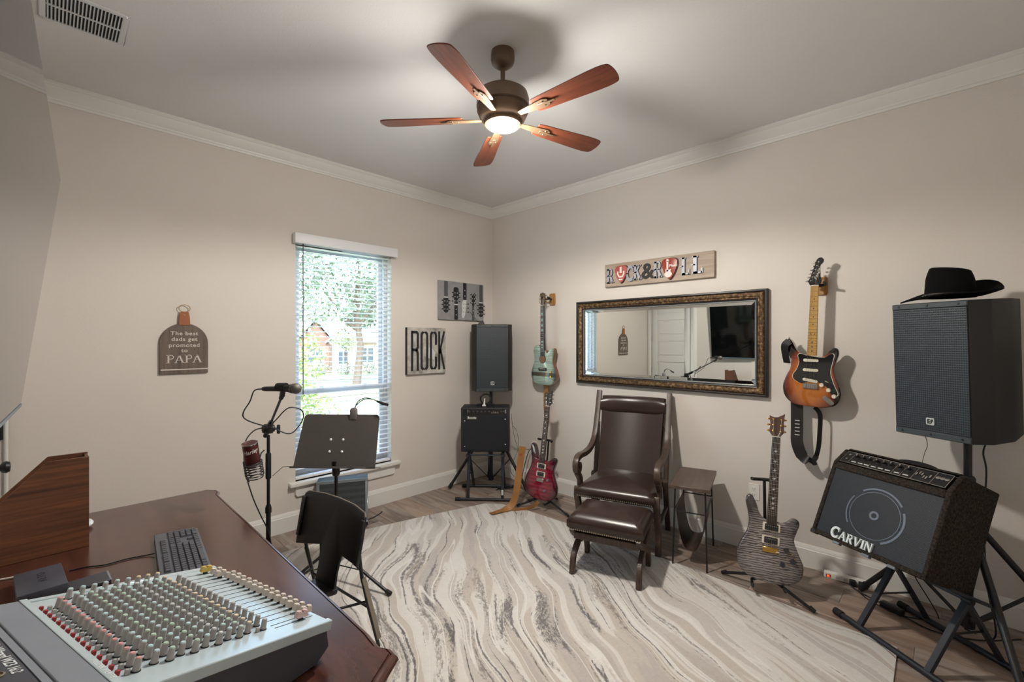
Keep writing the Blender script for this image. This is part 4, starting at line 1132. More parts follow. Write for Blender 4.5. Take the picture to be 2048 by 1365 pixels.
# ================================================================== MUSIC STAND
EVW = M('rivet_white', (222,222,220), .35)
STG = M('stand_desk_charcoal', (82, 78, 76), .42, .2)
ms = thing('music_stand', 'dark grey music stand with a solid tilted desk before the window', 'music stand', (1.268, 2.796, .0115), -48)
TB = Matrix.Translation((0, -.03, .72)) @ Matrix.Rotation(R(-16), 4, 'X')
pn = MB(); pn.mx = TB; pn.prism([(-.262,0),(.262,0),(.262,.31),(.257,.325),(.245,.335),(-.215,.335),(-.228,.325),(-.234,.31)], -.003, .0); plate = pn.build('desk_panel', STG, ms, bevel=.001, seg=1)
lp = MB(); lp.mx = TB; lp.box(-.262,.262,-.048,.0,-.003,.0); lp.box(-.262,.262,-.048,-.046,0,.008); lp.build('shelf_lip', STG, ms, bevel=.0008, seg=1)
for sx in (-.04, .04):
    for zz in (.10, .175):
        rv = MB(); rv.mx = TB; rv.ell((sx-.0, -.004, zz), (.0085,.004,.0085), 10, 6); rv.build('rivet', EVW, plate)
MB().cyl((0,.0,.30),(0,-.0,.74),.011,12).build('inner_tube', black_metal, ms)
MB().cyl((0,0,.10),(0,0,.42),.015,12).build('outer_tube', black_metal, ms)
MB().lathe([(.020,.665),(.024,.675),(.024,.70),(.018,.715),(0,.715)],12).box(-.012,.012,-.03,.02,.70,.76).build('tilt_head', black_metal, ms)
MB().lathe([(.019,.40),(.022,.405),(.022,.445),(.016,.45)],12).build('clutch', black_plastic, ms)
for a in (-22, 98, 218):
    d = Vector((math.cos(R(a)), math.sin(R(a)), 0))
    lg = MB().tube([d*.015+Vector((0,0,.22)), d*.20+Vector((0,0,.11)), d*.42+Vector((0,0,.014))], .0095, 8).build('leg', black_metal, ms)
    MB().tube([d*.40+Vector((0,0,.022)), d*.435+Vector((0,0,.013))], [.013,.013], 8).build('rubber_foot', black_rubber, lg)
    MB().cyl(d*.015+Vector((0,0,.10)), d*.20+Vector((0,0,.105)), .004, 6).build('strut', black_metal, ms)
for sx in (-1, 1):
    pw = MB(); pw.mx = TB; pw.tube([(sx*.22,-.05,.004),(sx*.262,-.055,.006),(sx*.29,-.07,.004),(sx*.33,-.10,-.05 if sx<0 else .004)], .0018, 5); pw.build('page_wire', black_metal, ms)
# clip-on lamp
cl = thing('clip_light', 'small grey clip-on gooseneck reading light on top of the music stand', 'lamp', tuple(ms.matrix_basis @ TB @ Vector((.09,0,.335))), -48)
CLG = M('clip_grey', (104, 102, 102), .5)
MB().prism([(-.022,-.03),(.022,-.03),(.02,.03),(.012,.045),(-.012,.045),(-.02,.03)], -.018, .016).build('clip', CLG, cl, bevel=.004, seg=2)
for dz in (0, .012):
    MB().tube(catmull([(.004,0,.04),(.03,-.0,.075+dz),(.08,-.01,.102+dz*.6),(.135,-.02,.10),(.165,-.025,.088)], 5, closed=False), .0028, 6).build('gooseneck', black_metal, cl)
MB().tube([(.158,-.024,.092),(.20,-.03,.076),(.235,-.035,.068)], [.006,.010,.008], 8).build('lamp_head', black_plastic, cl)

# ================================================================== MICROPHONE STAND
mk = thing('microphone_stand', 'tall black boom microphone stand beside the desk corner', 'stand', (.84, 2.693, .0115), 0)
MB().cyl((0,0,.06),(0,0,.60),.0125,12).build('lower_tube', black_metal, mk)
MB().cyl((0,0,.55),(0,0,1.0),.0085,12).build('upper_tube', black_metal, mk)
MB().lathe([(.0135,.57),(.0165,.575),(.0165,.60),(.0125,.61),(.0125,.615)],12).build('height_clutch', black_plastic, mk)
MB().lathe([(.0125,.76),(.0145,.765),(.0145,.895),(.0125,.90)],12).build('grip_sleeve', black_rubber, mk)
for a in (40, 160, 280):
    d = Vector((math.cos(R(a)), math.sin(R(a)), 0))
    lg = MB().tube([d*.012+Vector((0,0,.075)), d*.28+Vector((0,0,.012))], .008, 8).build('leg', black_metal, mk)
    MB().tube([d*.262+Vector((0,0,.014)), d*.295+Vector((0,0,.012))], .0115, 8).build('rubber_foot', black_rubber, lg)
MB().lathe([(.02,.05),(.024,.055),(.024,.10),(.016,.11)],12).build('base_hub', black_plastic, mk)
P0 = Vector((0,0,1.035)); md = Vector((.40,-.70,.03)).normalized(); T_ = Vector((-.023,-.462,1.304)); h0 = T_-md*.075; hb = h0+Vector((0,.005,-.043)); bl_ = (hb-P0).length; bd = (hb-P0).normalized()
MB().cbox(P0, (.036,.044,.05)).cyl(P0+Vector((-.03,0,0)), P0+Vector((.03,0,0)), .021, 12).build('boom_clutch', black_plastic, mk, bevel=.004)
MB().cyl(P0+Vector((.028,0,-.005)), P0+Vector((.05,0,-.005)), .007, 8).box(.045,.06,-.008,.008,1.0,1.05).build('clutch_knob', gold if False else black_plastic, mk, bevel=.003, seg=1)
MB().cyl(P0-bd*.10, hb, .0065, 10).build('boom_arm', chrome if False else M('boom_grey', (72,72,76), .3, .6), mk)
MB().cyl(P0-bd*.115, P0-bd*.06, .012, 10).build('boom_counterweight', black_rubber, mk)
MB().cyl(P0+bd*.03, P0+bd*.10, .013, 10).build('boom_sleeve', black_plastic, mk)
MB().cyl(hb-bd*.035, hb, .011, 10).bar(hb-bd*.01, hb+Vector((0,-.01,.028)), .02, .018).build('clip_swivel', black_plastic, mk)
# microphone
mc = thing('microphone', 'black handheld vocal microphone with grey ball grille on the boom', 'microphone', (.84,2.693,0))
MB().tube([h0-md*.115, h0-md*.10, h0-md*.03, h0+md*.03, h0+md*.045, h0+md*.052], [.0095,.0115,.0125,.017,.021,.021], 14).build('microphone_body', M('mic_body', (48,48,52), .45, .3), mc)
t = NT('mic_grille'); t.set(rough=.5, metal=.6); t.col(srgb((112,108,104))); t.bump(t.noise(t.coords(), 400, 1), .8, .002)
MB().ell(h0+md*.075, (.0255,.0255,.0255), 18, 12).build('grille_ball', t.mat, mc)
MB().tube([h0+md*.052, h0+md*.060], .0235, 16).build('grille_band', M('mic_band', (128,126,124), .3, .8), mc)
MB().tube([h0-md*.03+Vector((0,0,-.004)), h0+md*.02+Vector((0,0,-.004))], .0205, 12).build('clip_sleeve', black_plastic, mk, loc=(0,0,0))
# microphone cable: loop, coil, then down the pole
tail = h0-md*.115
Q = catmull([tail, tail-md*.05+Vector((0,.0,-.008)), tail+Vector((-.035,.07,-.06)), tail+Vector((-.05,.12,-.15)), P0+Vector((-.01,-.12,.03)), P0+Vector((.06,-.14,-.005)), P0+Vector((.10,-.16,.03)), P0+Vector((.115,-.19,.085)), P0+Vector((.09,-.22,.13)), P0+Vector((.03,-.215,.145)), P0+Vector((-.01,-.16,.085)), P0+Vector((-.015,-.06,.03)),
    P0+Vector((-.03,.0,.02)), P0+Vector((-.075,-.01,.012)), P0+Vector((-.115,-.02,-.03)), P0+Vector((-.125,-.02,-.10)), P0+Vector((-.12,-.03,-.20)), P0+Vector((-.085,-.03,-.34)), P0+Vector((-.04,-.02,-.46)), P0+Vector((-.008,-.016,-.54)), P0+Vector((.014,-.018,-.66)), P0+Vector((.018,-.014,-.80)), P0+Vector((.03,-.02,-.95)), P0+Vector((.08,-.03,-1.027))], 6, closed=False)
o = MB().tube(Q, .0032, 6).build('microphone_cable', CABLE); o.location = (.84,2.693,0); tag(o, 'black microphone lead looped round the boom and stand pole', 'cable')
# cup holder coil with a tin
can = thing('drink_can', 'dark red tin with white script standing in a black coil holder', 'can', tuple(Vector((.84,2.693,0))+Vector((-.092,-.060,.875))), 20, rx=0)
can.rotation_euler = (R(4), R(-12), R(20))
CANR = M('can_red', (96, 48, 48), .4, .3)
MB().lathe([(.0,-.004),(.034,-.004),(.037,0),(.037,.122),(.0375,.124),(.036,.126)], 24).build('can_body', CANR, can)
MB().lathe([(.0375,.121),(.039,.123),(.039,.127),(.036,.128),(.034,.124),(0,.124)], 24).build('can_rim', chrome, can)
MB().lathe([(.0374,.0),(.0378,.002),(.0378,.012),(.0374,.014)], 24).build('can_band', M('can_band', (150,140,136), .4, .4), can)
def wrap(body, size, z, a0):
    me = text_mesh(body, size, .0, shear=.25, bold=.0005)
    for v_ in me.vertices:
        a = v_.co.x/.0377; v_.co = Vector((.0379*math.sin(a+a0), -.0379*math.cos(a+a0), z+v_.co.y+v_.co.x*.15))
    me.materials.clear(); me.materials.append(PICKW); link('lettering', me, can)
wrap('Harley', .030, .088, R(-40))
cup = thing('cup_holder', 'black wire coil cup holder clamped to the microphone stand', 'cup holder', tuple(can.location), 20)
cup.rotation_euler = can.rotation_euler
coil = [Vector(((.043-.0010*max(0,k-96)*.35)*math.cos(2*math.pi*k/16), (.043-.0010*max(0,k-96)*.35)*math.sin(2*math.pi*k/16), .030-.0009*k)) for k in range(121)]
MB().tube(coil, .0032, 6).build('coil', black_metal, cup)
MB().cyl((.041,0,.02), (.075,.030,.03), .0035, 6).cyl((.075,.030,.03),(.105,.045,.03),.0035,6).build('clamp_arm', black_metal, cup)

# ================================================================== SMALL MONITOR under the window
MGR = M('monitor_trim', (128, 136, 140), .4, .3)
def grille_mat(name, c1, c2, sc):
    t = NT(name); t.set(rough=.5, metal=.2)
    vv = t.n('ShaderNodeTexVoronoi'); vv.inputs['Scale'].default_value = sc; vv.inputs['Randomness'].default_value = .0
    t.l(t.coords(), vv.inputs['Vector'])
    t.col(t.ramp(vv.outputs['Distance'], [(.30, srgb(c1)), (.42, srgb(c2))])); t.bump(vv.outputs['Distance'], .6, .002)
    return t.mat
GRL = grille_mat('monitor_grille', (20,22,24), (64,70,74), 190)
mo = thing('floor_monitor', 'small grey floor loudspeaker leaning under the window sill', 'loudspeaker', (1.64, 3.50, .0005), -27, 0)
TBm = Matrix.Rotation(R(-6), 4, 'X')
def mbx(*a): m_ = MB(); m_.mx = TBm; return m_.box(*a)
mbx(-.195,.195,.0,.20,.02,.405).build('cabinet', black_plastic, mo, bevel=.006)
mbx(-.172,.172,-.006,.0,.07,.385).build('grille', GRL, mo)
m_ = MB(); m_.mx = TBm; frame_rect(m_, -.195,.195,.05,.405,.022,-.010,.002); m_.build('trim_frame', MGR, mo, bevel=.002, seg=1)
for sx in (-.16, .16): mbx(sx-.02,sx+.02,.02,.18,.0,.024).build('foot', black_rubber, mo)
cable('power_cable', 'short black cable end sticking out beside the floor loudspeaker', [(1.82,3.46,.05),(1.87,3.44,.06),(1.93,3.44,.075),(1.96,3.44,.09)], .005)
# ================================================================== GUITARS (viewer frame: origin under the body, front faces -y)
def burst_mat(name, stops, centre, rad, flame=None, rough=.12):
    t = NT(name); t.set(rough=rough, coat=.8); t.bsdf.inputs['Coat Roughness'].default_value = .05
    tc = t.n('ShaderNodeTexCoord'); mp = t.n('ShaderNodeMapping')
    mp.inputs['Location'].default_value = (-centre[0]/rad[0], 0, -centre[1]/rad[1]); mp.inputs['Scale'].default_value = (1/rad[0], 0, 1/rad[1])
    t.l(tc.outputs['Object'], mp.inputs['Vector'])
    ln = t.n('ShaderNodeVectorMath', operation='LENGTH'); t.l(mp.outputs['Vector'], ln.inputs[0])
    c = t.ramp(ln.outputs['Value'], [(p, srgb(k)) for p, k in stops])
    if flame:
        w = t.n('ShaderNodeTexWave', wave_type='BANDS', bands_direction='Z'); w.inputs['Scale'].default_value = flame[0]; w.inputs['Distortion'].default_value = flame[1]; w.inputs['Detail'].default_value = 2; w.inputs['Detail Scale'].default_value = 2.2
        mp2 = t.n('ShaderNodeMapping'); mp2.inputs['Scale'].default_value = (.35, .35, 1); mp2.inputs['Rotation'].default_value = (0, R(8), 0); t.l(tc.outputs['Object'], mp2.inputs['Vector']); t.l(mp2.outputs['Vector'], w.inputs['Vector'])
        c = t.mix(t.ramp(w.outputs['Fac'], [(.25, (flame[2],)*3+(1,)), (.6, (0,0,0,1))]), c, srgb(flame[3]))
    t.col(c); return t.mat
ROSE = wood('rosewood', (66, 46, 38), (40, 28, 24), 'Z', .5); MAPLE = wood('maple_neck', (206, 164, 92), (188, 142, 74), 'Z', .3); MAHN = wood('neck_mahogany', (110, 70, 48), (84, 52, 36), 'Z', .4)
NICK = M('nickel', (196, 194, 190), .22, 1.0); PEARL = M('pearl_inlay', (214, 216, 214), .25); CRM = M('pickup_cream', (222, 214, 196), .4); PBK = M('pickup_black', (24, 24, 26), .4)
STR = M('string_steel', (190, 188, 184), .3, 1.0); KBK = M('knob_smoke', (44, 46, 54), .2, coat=.5)
BODY = {
 'strat': [(0,0),(-.09,.006),(-.145,.05),(-.162,.12),(-.145,.19),(-.122,.245),(-.122,.30),(-.143,.36),(-.152,.41),(-.142,.44),(-.122,.432),(-.098,.385),(-.066,.345),(-.032,.33),(0,.328),(.032,.33),(.056,.332),(.085,.355),(.110,.388),(.133,.386),(.142,.355),(.130,.305),(.118,.255),(.130,.20),(.155,.14),(.162,.085),(.14,.028),(.08,.002)],
 'prs': [(0,0),(-.095,.01),(-.158,.06),(-.176,.135),(-.155,.21),(-.126,.275),(-.119,.335),(-.131,.40),(-.143,.448),(-.136,.484),(-.112,.490),(-.090,.452),(-.068,.395),(-.034,.36),(0,.355),(.034,.356),(.056,.352),(.084,.366),(.112,.392),(.136,.388),(.145,.362),(.132,.315),(.122,.265),(.146,.20),(.175,.13),(.165,.055),(.10,.008)],
 'tele': [(0,0),(-.095,.008),(-.148,.055),(-.158,.12),(-.136,.19),(-.116,.245),(-.120,.305),(-.126,.355),(-.105,.395),(-.065,.405),(-.034,.375),(-.028,.35),(0,.348),(.030,.348),(.042,.325),(.066,.328),(.098,.36),(.126,.372),(.140,.345),(.128,.29),(.118,.245),(.134,.19),(.160,.125),(.158,.06),(.10,.008)]}
def guitar(name, label, loc, rz, rx=0, ry=0, shape='strat', th=.045, total=.97, nut=.79, neck0=.30, face=None, sides=None, fret=ROSE, neck=MAHN, head=None, headmat=None, hmat=NICK, kind='strat'):
    o = thing(name, label, 'guitar', loc, rz, rx, None, ry)
    out = [(p.x, p.y) for p in catmull(BODY[shape], 4)]
    bd = MB(); n = len(out)
    cxm = (0, .2)
    def ins(k): return [(x_*(1-k*1.0), .2+(z_-.2)*(1-k*.8)) for x_, z_ in out]
    rings = [[(x_, y_, z_) for x_, z_ in ins(k)] for k, y_ in ((.045,0),(.012,-.004),(0,-.012),(0,-th+.012),(.012,-th+.004),(.05,-th))]
    for i in range(len(rings)-1):
        mi_ = 1 if i < 3 else 0
        bd.loft(rings[i:i+2], caps=False, mi=mi_)
    bd.add(rings[0], [tuple(range(n))], 1); bd.add(rings[-1], [tuple(range(n))[::-1]], 0)
    body = bd.build('body', [face, sides], o, angle=50)
    yf = -th
    # neck and fretboard
    w0, w1 = .0275, .0215
    nk = MB(); nk.loft([[(w0*math.cos(a), yf+.004-.0+.020*math.sin(a) if math.sin(a) > 0 else yf+.004, neck0) for a in [math.pi*j/8 for j in range(9)]],
                        [(w1*math.cos(a), yf+.004+.017*math.sin(a) if math.sin(a) > 0 else yf+.004, nut) for a in [math.pi*j/8 for j in range(9)]]])
    nk.build('neck', neck, o, angle=50)
    fbt = yf-.006
    fb = MB().loft([[(-w0,yf+.004,neck0),(w0,yf+.004,neck0),(w0,fbt,neck0),(-w0,fbt,neck0)], [(-w1,yf+.004,nut),(w1,yf+.004,nut),(w1,fbt,nut),(-w1,fbt,nut)]]).build('fretboard', fret, o, bevel=.001, seg=1)
    bridge = nut-.648
    fm = MB(); dots = MB()
    pos = [nut-.648*(1-2**(-k/12)) for k in range(1, 23)]
    for z_ in pos:
        if z_ < neck0: break
        w = w0+(w1-w0)*(z_-neck0)/(nut-neck0)
        fm.box(-w, w, fbt-.0009, fbt, z_-.0008, z_+.0008)
    f_ = fm.build('frets', NICK, fb, smooth=False); f_['kind'] = 'stuff'
    for k in (3,5,7,9,12,15,17,19):
        z_ = (pos[k-1]+pos[k-2])/2
        if z_ < neck0+.005: continue
        xs_ = (0,) if (k != 12 or kind == 'prs') else (-.011, .011)
        for x_ in xs_:
            if kind == 'prs':
                MB().prism([(-.012,z_-.002),(-.004,z_+.003),(-.002,z_+.009),(.002,z_+.004),(.012,z_+.005),(.004,z_-.002),(.001,z_-.007),(-.003,z_-.003)], fbt-.0006, fbt).build('inlay', PEARL, fb, smooth=False)
            elif kind == 'strat': MB().prism(circ(.0036,10,x_,z_), fbt-.0005, fbt).build('inlay', PBK, fb, smooth=False)
            else: MB().box(-.012,.012,fbt-.0005,fbt,z_-.009,z_+.009).build('inlay', M('inlay_teal', (120,176,166), .3), fb, smooth=False)
    MB().box(-w1, w1, fbt-.0015, yf+.004, nut-.001, nut+.004).build('nut', CRM, o)
    # headstock
    hz = nut+.003
    hd = MB().prism([(x_, hz+z_) for x_, z_ in head], yf+.000, yf+.013).build('headstock', headmat, o, bevel=.0015, seg=1)
    L = max(p[1] for p in head)
    tun = []
    if kind == 'strat':
        for k in range(6): tun.append((-.022+.0085*k*.9, hz+.03+.024*k, -1))
    else:
        for k in range(3):
            for sx in (-1, 1): tun.append((sx*.021, hz+.032+.034*k*(L/.135), sx))
    for x_, z_, sx in tun:
        tn = MB().lathe([(.005,0),(.005,.002),(.0035,.003),(.0035,.010),(0,.010)], 10, (x_, yf, z_), Matrix.Rotation(R(90),3,'X')).build('tuner', hmat, o)
        xe = sx*.036 if kind != 'strat' else x_-.018
        MB().cyl((x_, yf+.016, z_), (xe, yf+.016, z_), .0025, 6).ell((xe+sx*.008, yf+.016, z_), (.009,.004,.006), 8, 6).build('tuner_key', hmat, tn)
    sm = MB()
    for k in range(6):
        xb = -.026+.0104*k; xn = -.0175+.007*k
        sm.cyl((xb, fbt-.004, bridge), (xn, fbt-.0018, nut+.001), .0006, 4)
        tx, tz_, _ = tun[k] if kind == 'strat' else tun[(2*(2-k)) if k < 3 else (2*(k-3)+1)]
        sm.cyl((xn, fbt-.0018, nut+.001), (tx, yf-.006, tz_), .0006, 4)
    s_ = sm.build('strings', STR, o); s_['kind'] = 'stuff'
    o['yf'] = yf
    return o, body, yf, bridge
def humbucker(o, z, yf, x0=0, ring=True):
    if ring: MB().prism(rrect(.092,.046,.004,3,x0,z), yf-.005, yf+.001).build('pickup_ring', CRM, o, bevel=.001, seg=1)
    MB().prism(rrect(.070,.036,.003,3,x0,z), yf-.0085, yf).build('pickup', PBK, o, bevel=.001, seg=1)
    m_ = MB()
    for k in range(6): m_.prism(circ(.0028,8,x0-.026+.0104*k,z+.008), yf-.0092, yf-.0083)
    q = m_.build('pole_pieces', NICK, o); q['kind'] = 'stuff'
def knob(o, x_, z_, yf, mat, r=.011, h=.014):
    MB().lathe([(r*1.1,0),(r,.003),(r*.88,h),(0,h)], 16, (x_, yf, z_), Matrix.Rotation(R(90),3,'X')).build('control_knob', mat, o)
def strap_button(o, p): MB().ell(p, (.006,.006,.006), 8, 6).build('strap_button', NICK, o)

PRSH = [(-.0215,0),(-.040,.026),(-.035,.07),(-.043,.125),(-.018,.115),(.004,.118),(.040,.142),(.036,.085),(.040,.026),(.0215,0)]
STRH = [(-.0215,0),(-.034,.014),(-.040,.028),(-.030,.045),(.000,.150),(.004,.165),(.016,.178),(.032,.178),(.044,.163),(.040,.146),(.026,.130),(.028,.06),(.036,.03),(.030,.012),(.0215,0)]
TELH = [(-.0215,0),(-.036,.02),(-.034,.10),(-.026,.118),(0,.125),(.026,.118),(.034,.10),(.036,.02),(.0215,0)]

# --- sunburst guitar on the east wall
SB = burst_mat('sunburst', [(0,(196,126,52)),(.52,(184,104,40)),(.76,(120,48,24)),(.92,(32,18,16)),(1.0,(22,16,16))], (0,.175), (.172,.27)); SBK = M('sunburst_edge', (24,18,18), .12, coat=.8)
go, gb, yf, br = guitar('electric_guitar', 'sunburst electric guitar with black pickguard hanging on the wall', (XE-.075, .662, 1.10), -90, ry=2.0, shape='strat', total=.97, nut=.79, neck0=.335, face=SB, sides=SBK, fret=MAPLE, neck=MAPLE, head=STRH, headmat=M('headstock_black', (22,21,22), .2, coat=.5), hmat=NICK, kind='strat')
pg = catmull([(-.030,.335),(-.066,.345),(-.078,.33),(-.070,.29),(-.082,.24),(-.102,.205),(-.098,.175),(-.06,.15),(-.035,.155),(.0,.165),(.05,.16),(.09,.135),(.115,.092),(.138,.085),(.145,.105),(.122,.16),(.103,.23),(.110,.29),(.118,.34),(.105,.352),(.07,.328),(.03,.327)], 3)
PG = M('pickguard_black', (20,20,22), .15, coat=.6)
MB().prism([(p.x*1.03, .2+(p.y-.2)*1.015) for p in pg], yf-.0016, yf+.002).build('pickguard_edge', CRM, go)
MB().prism([(p.x, p.y) for p in pg], yf-.0024, yf).build('pickguard', PG, go)
for z_, a in ((.303, 0), (.240, 0), (.172, -9)):
    m_ = MB(); m_.mx = Matrix.Translation((-.004,0,z_)) @ Matrix.Rotation(R(-a),4,'Y'); m_.prism(rrect(.086,.019,.0094,4), yf-.008, yf-.002); m_.build('pickup', CRM, go, bevel=.001, seg=1)
for x_, z_ in ((.060,.148),(.098,.118),(.128,.082)): knob(go, x_, z_, yf-.002, CRM, .0125, .013)
MB().box(-.042,.040,yf-.012,yf-.001,.118,.152).build('bridge', NICK, go, bevel=.002, seg=1)
for k in range(6): MB().box(-.033+.0124*k,-.023+.0124*k,yf-.016,yf-.011,.122,.146).build('bridge_saddle', NICK, go, bevel=.001, seg=1)
m_ = MB(); m_.mx = Matrix.Translation((.098,0,.052)) @ Matrix.Rotation(R(40),4,'Y'); m_.prism(rrect(.072,.030,.014,4), yf-.003, yf+.001); m_.build('jack_plate', NICK, go, bevel=.001, seg=1)
MB().cyl((.094,yf-.002,.168),(.082,yf-.016,.176),.003,8).build('selector_switch', CRM, go)
text('Fender', .030, CRM, go, Matrix.Translation((.014, yf-.0006, .87)) @ FRONT @ Matrix.Rotation(R(72),4,'Z'), 'lettering', extrude=.0002, shear=.3)
strap_button(go, (-.138,-.022,.447))
# strap: over the upper horn, hanging below
STRAPB = leather('strap_black', (24,23,25), .45)
gs = thing('guitar_strap', 'black leather strap looped below the sunburst guitar', 'strap', (XE-.075, .662, 1.10), -90)
MB().ribbon(catmull([(-.115,yf-.012,.43),(-.14,yf-.016,.40),(-.143,yf+.01,.34),(-.14,-.0,.28)],4,closed=False), (.8,0,-.4), .045, .003).build('strap_end', STRAPB, gs)
MB().ribbon(catmull([(-.088,.006,.10),(-.083,.004,-.02),(-.082,.0,-.16),(-.078,-.01,-.26),(-.045,-.012,-.345),(.0,-.02,-.362),(.026,-.02,-.335),(.042,-.012,-.26),(.048,-.008,-.16),(.05,-.006,-.06),(.036,-.01,-.022),(.018,-.016,-.006)],6,closed=False), [(1,0,0)]*38+[(.7,.7,0)]*29, [.072]*24+[.06]*10+[.03]*33, .003).build('strap_band', STRAPB, gs)
for k in range(5): MB().prism(rrect(.028,.0055,.002,2,-.08,-.105-.024*k), -.006, -.003).build('strap_slot', M('strap_slot_white', (205,205,205), .5), gs)
# wall hanger
def hanger(loc, lab, woodc):
    h_ = thing('guitar_hanger', lab, 'hanger', loc, -90)
    MB().prism([(-.03,-.06),(.03,-.06),(.036,-.04),(.036,.04),(.03,.06),(-.03,.06),(-.036,.04),(-.036,-.04)], -.018, 0).build('wall_block', woodc, h_, bevel=.003, seg=1)
    MB().cyl((0,-.016,0),(0,-.078,0),.006,8).build('hanger_arm', black_metal, h_)
    MB().tube(catmull([(-.038,-.135,.012),(-.038,-.10,.004),(-.03,-.082,0),(0,-.076,0),(.03,-.082,0),(.038,-.10,.004),(.038,-.135,.012)],4,closed=False), .0085, 8).build('hanger_yoke', black_rubber, h_)
    return h_
BLK = wood('hanger_oak', (176,130,78), (140,98,56), 'Z', .5)
hanger((XE, .618, 1.895), 'wooden wall hanger behind the sunburst guitar headstock', BLK)

# --- green acoustic-electric on the east wall
t = NT('green_top'); t.set(rough=.12, coat=.8)
v = t.coords((2,2,60)); f = t.noise(v, 1.2, 4, .6, .8)
c = t.ramp(f, [(.3, srgb((112,134,124))), (.5, srgb((158,180,168))), (.7, srgb((182,200,190)))])
tc = t.n('ShaderNodeTexCoord'); sp = t.n('ShaderNodeSeparateXYZ'); t.l(tc.outputs['Object'], sp.inputs[0])
bz = t.math('ADD', sp.outputs['Z'], t.math('MULTIPLY', t.noise(t.coords(), 6, 3), .03))
bandm = t.ramp(bz, [(.098, (0,0,0,1)), (.106, (1,1,1,1)), (.138, (1,1,1,1)), (.148, (0,0,0,1))])
c = t.mix(bandm, c, srgb((84,76,66)))
xa = t.math('ABSOLUTE', sp.outputs['X']); em = t.ramp(xa, [(.112, (0,0,0,1)), (.150, (.85,.85,.85,1))])
c = t.mix(em, c, srgb((46,58,66))); t.col(c); GTOP = t.mat
ACS = wood('acoustic_side', (132,84,50), (104,62,36), 'Z', .25, coat=.5)
ga, gb2, yf2, br2 = guitar('acoustic_guitar', 'seafoam green acoustic-electric guitar hanging on the wall near the corner', (XE-.062, 2.945, 1.085), -90, ry=-.5, shape='tele', th=.062, nut=.805, neck0=.295, face=GTOP, sides=ACS, fret=M('ebony', (30,28,28), .4), neck=MAHN, head=TELH, headmat=wood('headstock_brown', (84,58,38), (52,36,26), 'Z', .25), hmat=gold, kind='tele')
MB().prism(circ(.043,28,0,.262), yf2-.0012, yf2+.003).build('soundhole_rosette', M('rosette_dark', (40,52,52), .3), ga)
MB().prism(circ(.037,28,0,.262), yf2-.0018, yf2).build('soundhole', wood('soundhole_inner', (136,92,58), (104,66,42), 'X', .6), ga)
MB().prism(rrect(.105,.030,.006,3,0,.160), yf2-.008, yf2).build('bridge', PBK, ga, bevel=.002, seg=1)
MB().box(-.036,.036,yf2-.011,yf2-.008,.163,.167).build('bridge_saddle', CRM, ga)
knob(ga, .108, .135, yf2, gold, .010, .012); knob(ga, .108, .090, yf2, gold, .010, .012)
hanger((XE, 2.915, 1.955), 'wooden wall hanger behind the green guitar headstock', BLK)
STRAPT = leather('strap_tan', (150,104,56), .55)
s2 = thing('guitar_strap', 'narrow tan leather strap hanging down behind the green guitar', 'strap', (XE-.062, 2.945, 1.085), -90)
MB().ribbon(catmull([(-.035,.02,.08),(-.035,.016,-.08),(-.03,.012,-.26),(-.012,.006,-.38),(.006,.0,-.30),(.004,-.004,-.12),(.0,-.01,.0)],5,closed=False), (1,0,0), .040, .003).build('strap_band', STRAPT, s2)

# --- red guitar on a floor stand
REDF = burst_mat('red_flame', [(0,(150,34,58)),(.55,(132,26,48)),(.82,(78,16,30)),(1.0,(26,10,14))], (0,.17), (.190,.27), (9, 3.5, .5, (76,14,30))); REDS = M('red_edge', (40,14,18), .15, coat=.7)
def place(px_loc): return px_loc
gr, gb3, yf3, br3 = guitar('electric_guitar', 'deep red flame-top electric guitar on a floor stand in the corner', (3.135, 2.685, .085), -84, rx=-8, ry=1.5, shape='prs', th=.045, nut=.845, neck0=.325, face=REDF, sides=REDS, fret=ROSE, neck=MAHN, head=PRSH, headmat=M('headstock_charcoal', (46,42,42), .3), hmat=NICK, kind='prs')
for z_ in (.300, .228): humbucker(gr, z_, yf3)
MB().box(-.040,.040,yf3-.010,yf3,.158,.192).build('bridge', NICK, gr, bevel=.002, seg=1)
KR = M('knob_grey_clear', (110,100,108), .25, coat=.5)
for x_, z_ in ((.082,.190),(.060,.092)): knob(gr, x_, z_, yf3, KR, .013)
strap_button(gr, (-.128,-.02,.487))
# --- grey flame guitar on a floor stand
GREYF = burst_mat('grey_flame', [(0,(158,150,148)),(.6,(146,138,136)),(.85,(112,105,104)),(1.0,(64,60,62))], (0,.17), (.200,.29), (24, 5, .92, (56,52,54))); GRS = M('grey_edge', (58,48,46), .2, coat=.6)
gg, gb4, yf4, br4 = guitar('electric_guitar', 'grey flame-top electric guitar on a floor stand beside the side table', (3.02, .795, .085), -68, rx=-8, ry=4.0, shape='prs', th=.045, nut=.86, neck0=.325, face=GREYF, sides=GRS, fret=ROSE, neck=MAHN, head=PRSH, headmat=wood('headstock_walnut', (104,78,66), (78,56,48), 'Z', .3), hmat=gold, kind='prs')
for z_ in (.322, .246): humbucker(gg, z_, yf4)
MB().box(-.042,.040,yf4-.010,yf4,.176,.206).build('bridge', gold, gg, bevel=.002, seg=1)
MB().tube([(.030,yf4-.008,.186),(.044,yf4-.012,.19),(.048,yf4-.012,.178)], .004, 8).build('tremolo_arm', NICK, gg)
for x_, z_ in ((.083,.206),(.118,.150),(.068,.120)): knob(gg, x_, z_, yf4, KBK, .0135)
for x_, z_ in ((.112,.190),(.124,.170),(.094,.132)): MB().cyl((x_,yf4,z_),(x_,yf4-.012,z_),.003,6).build('toggle', gold, gg)
strap_button(gg, (-.122,-.02,.487))
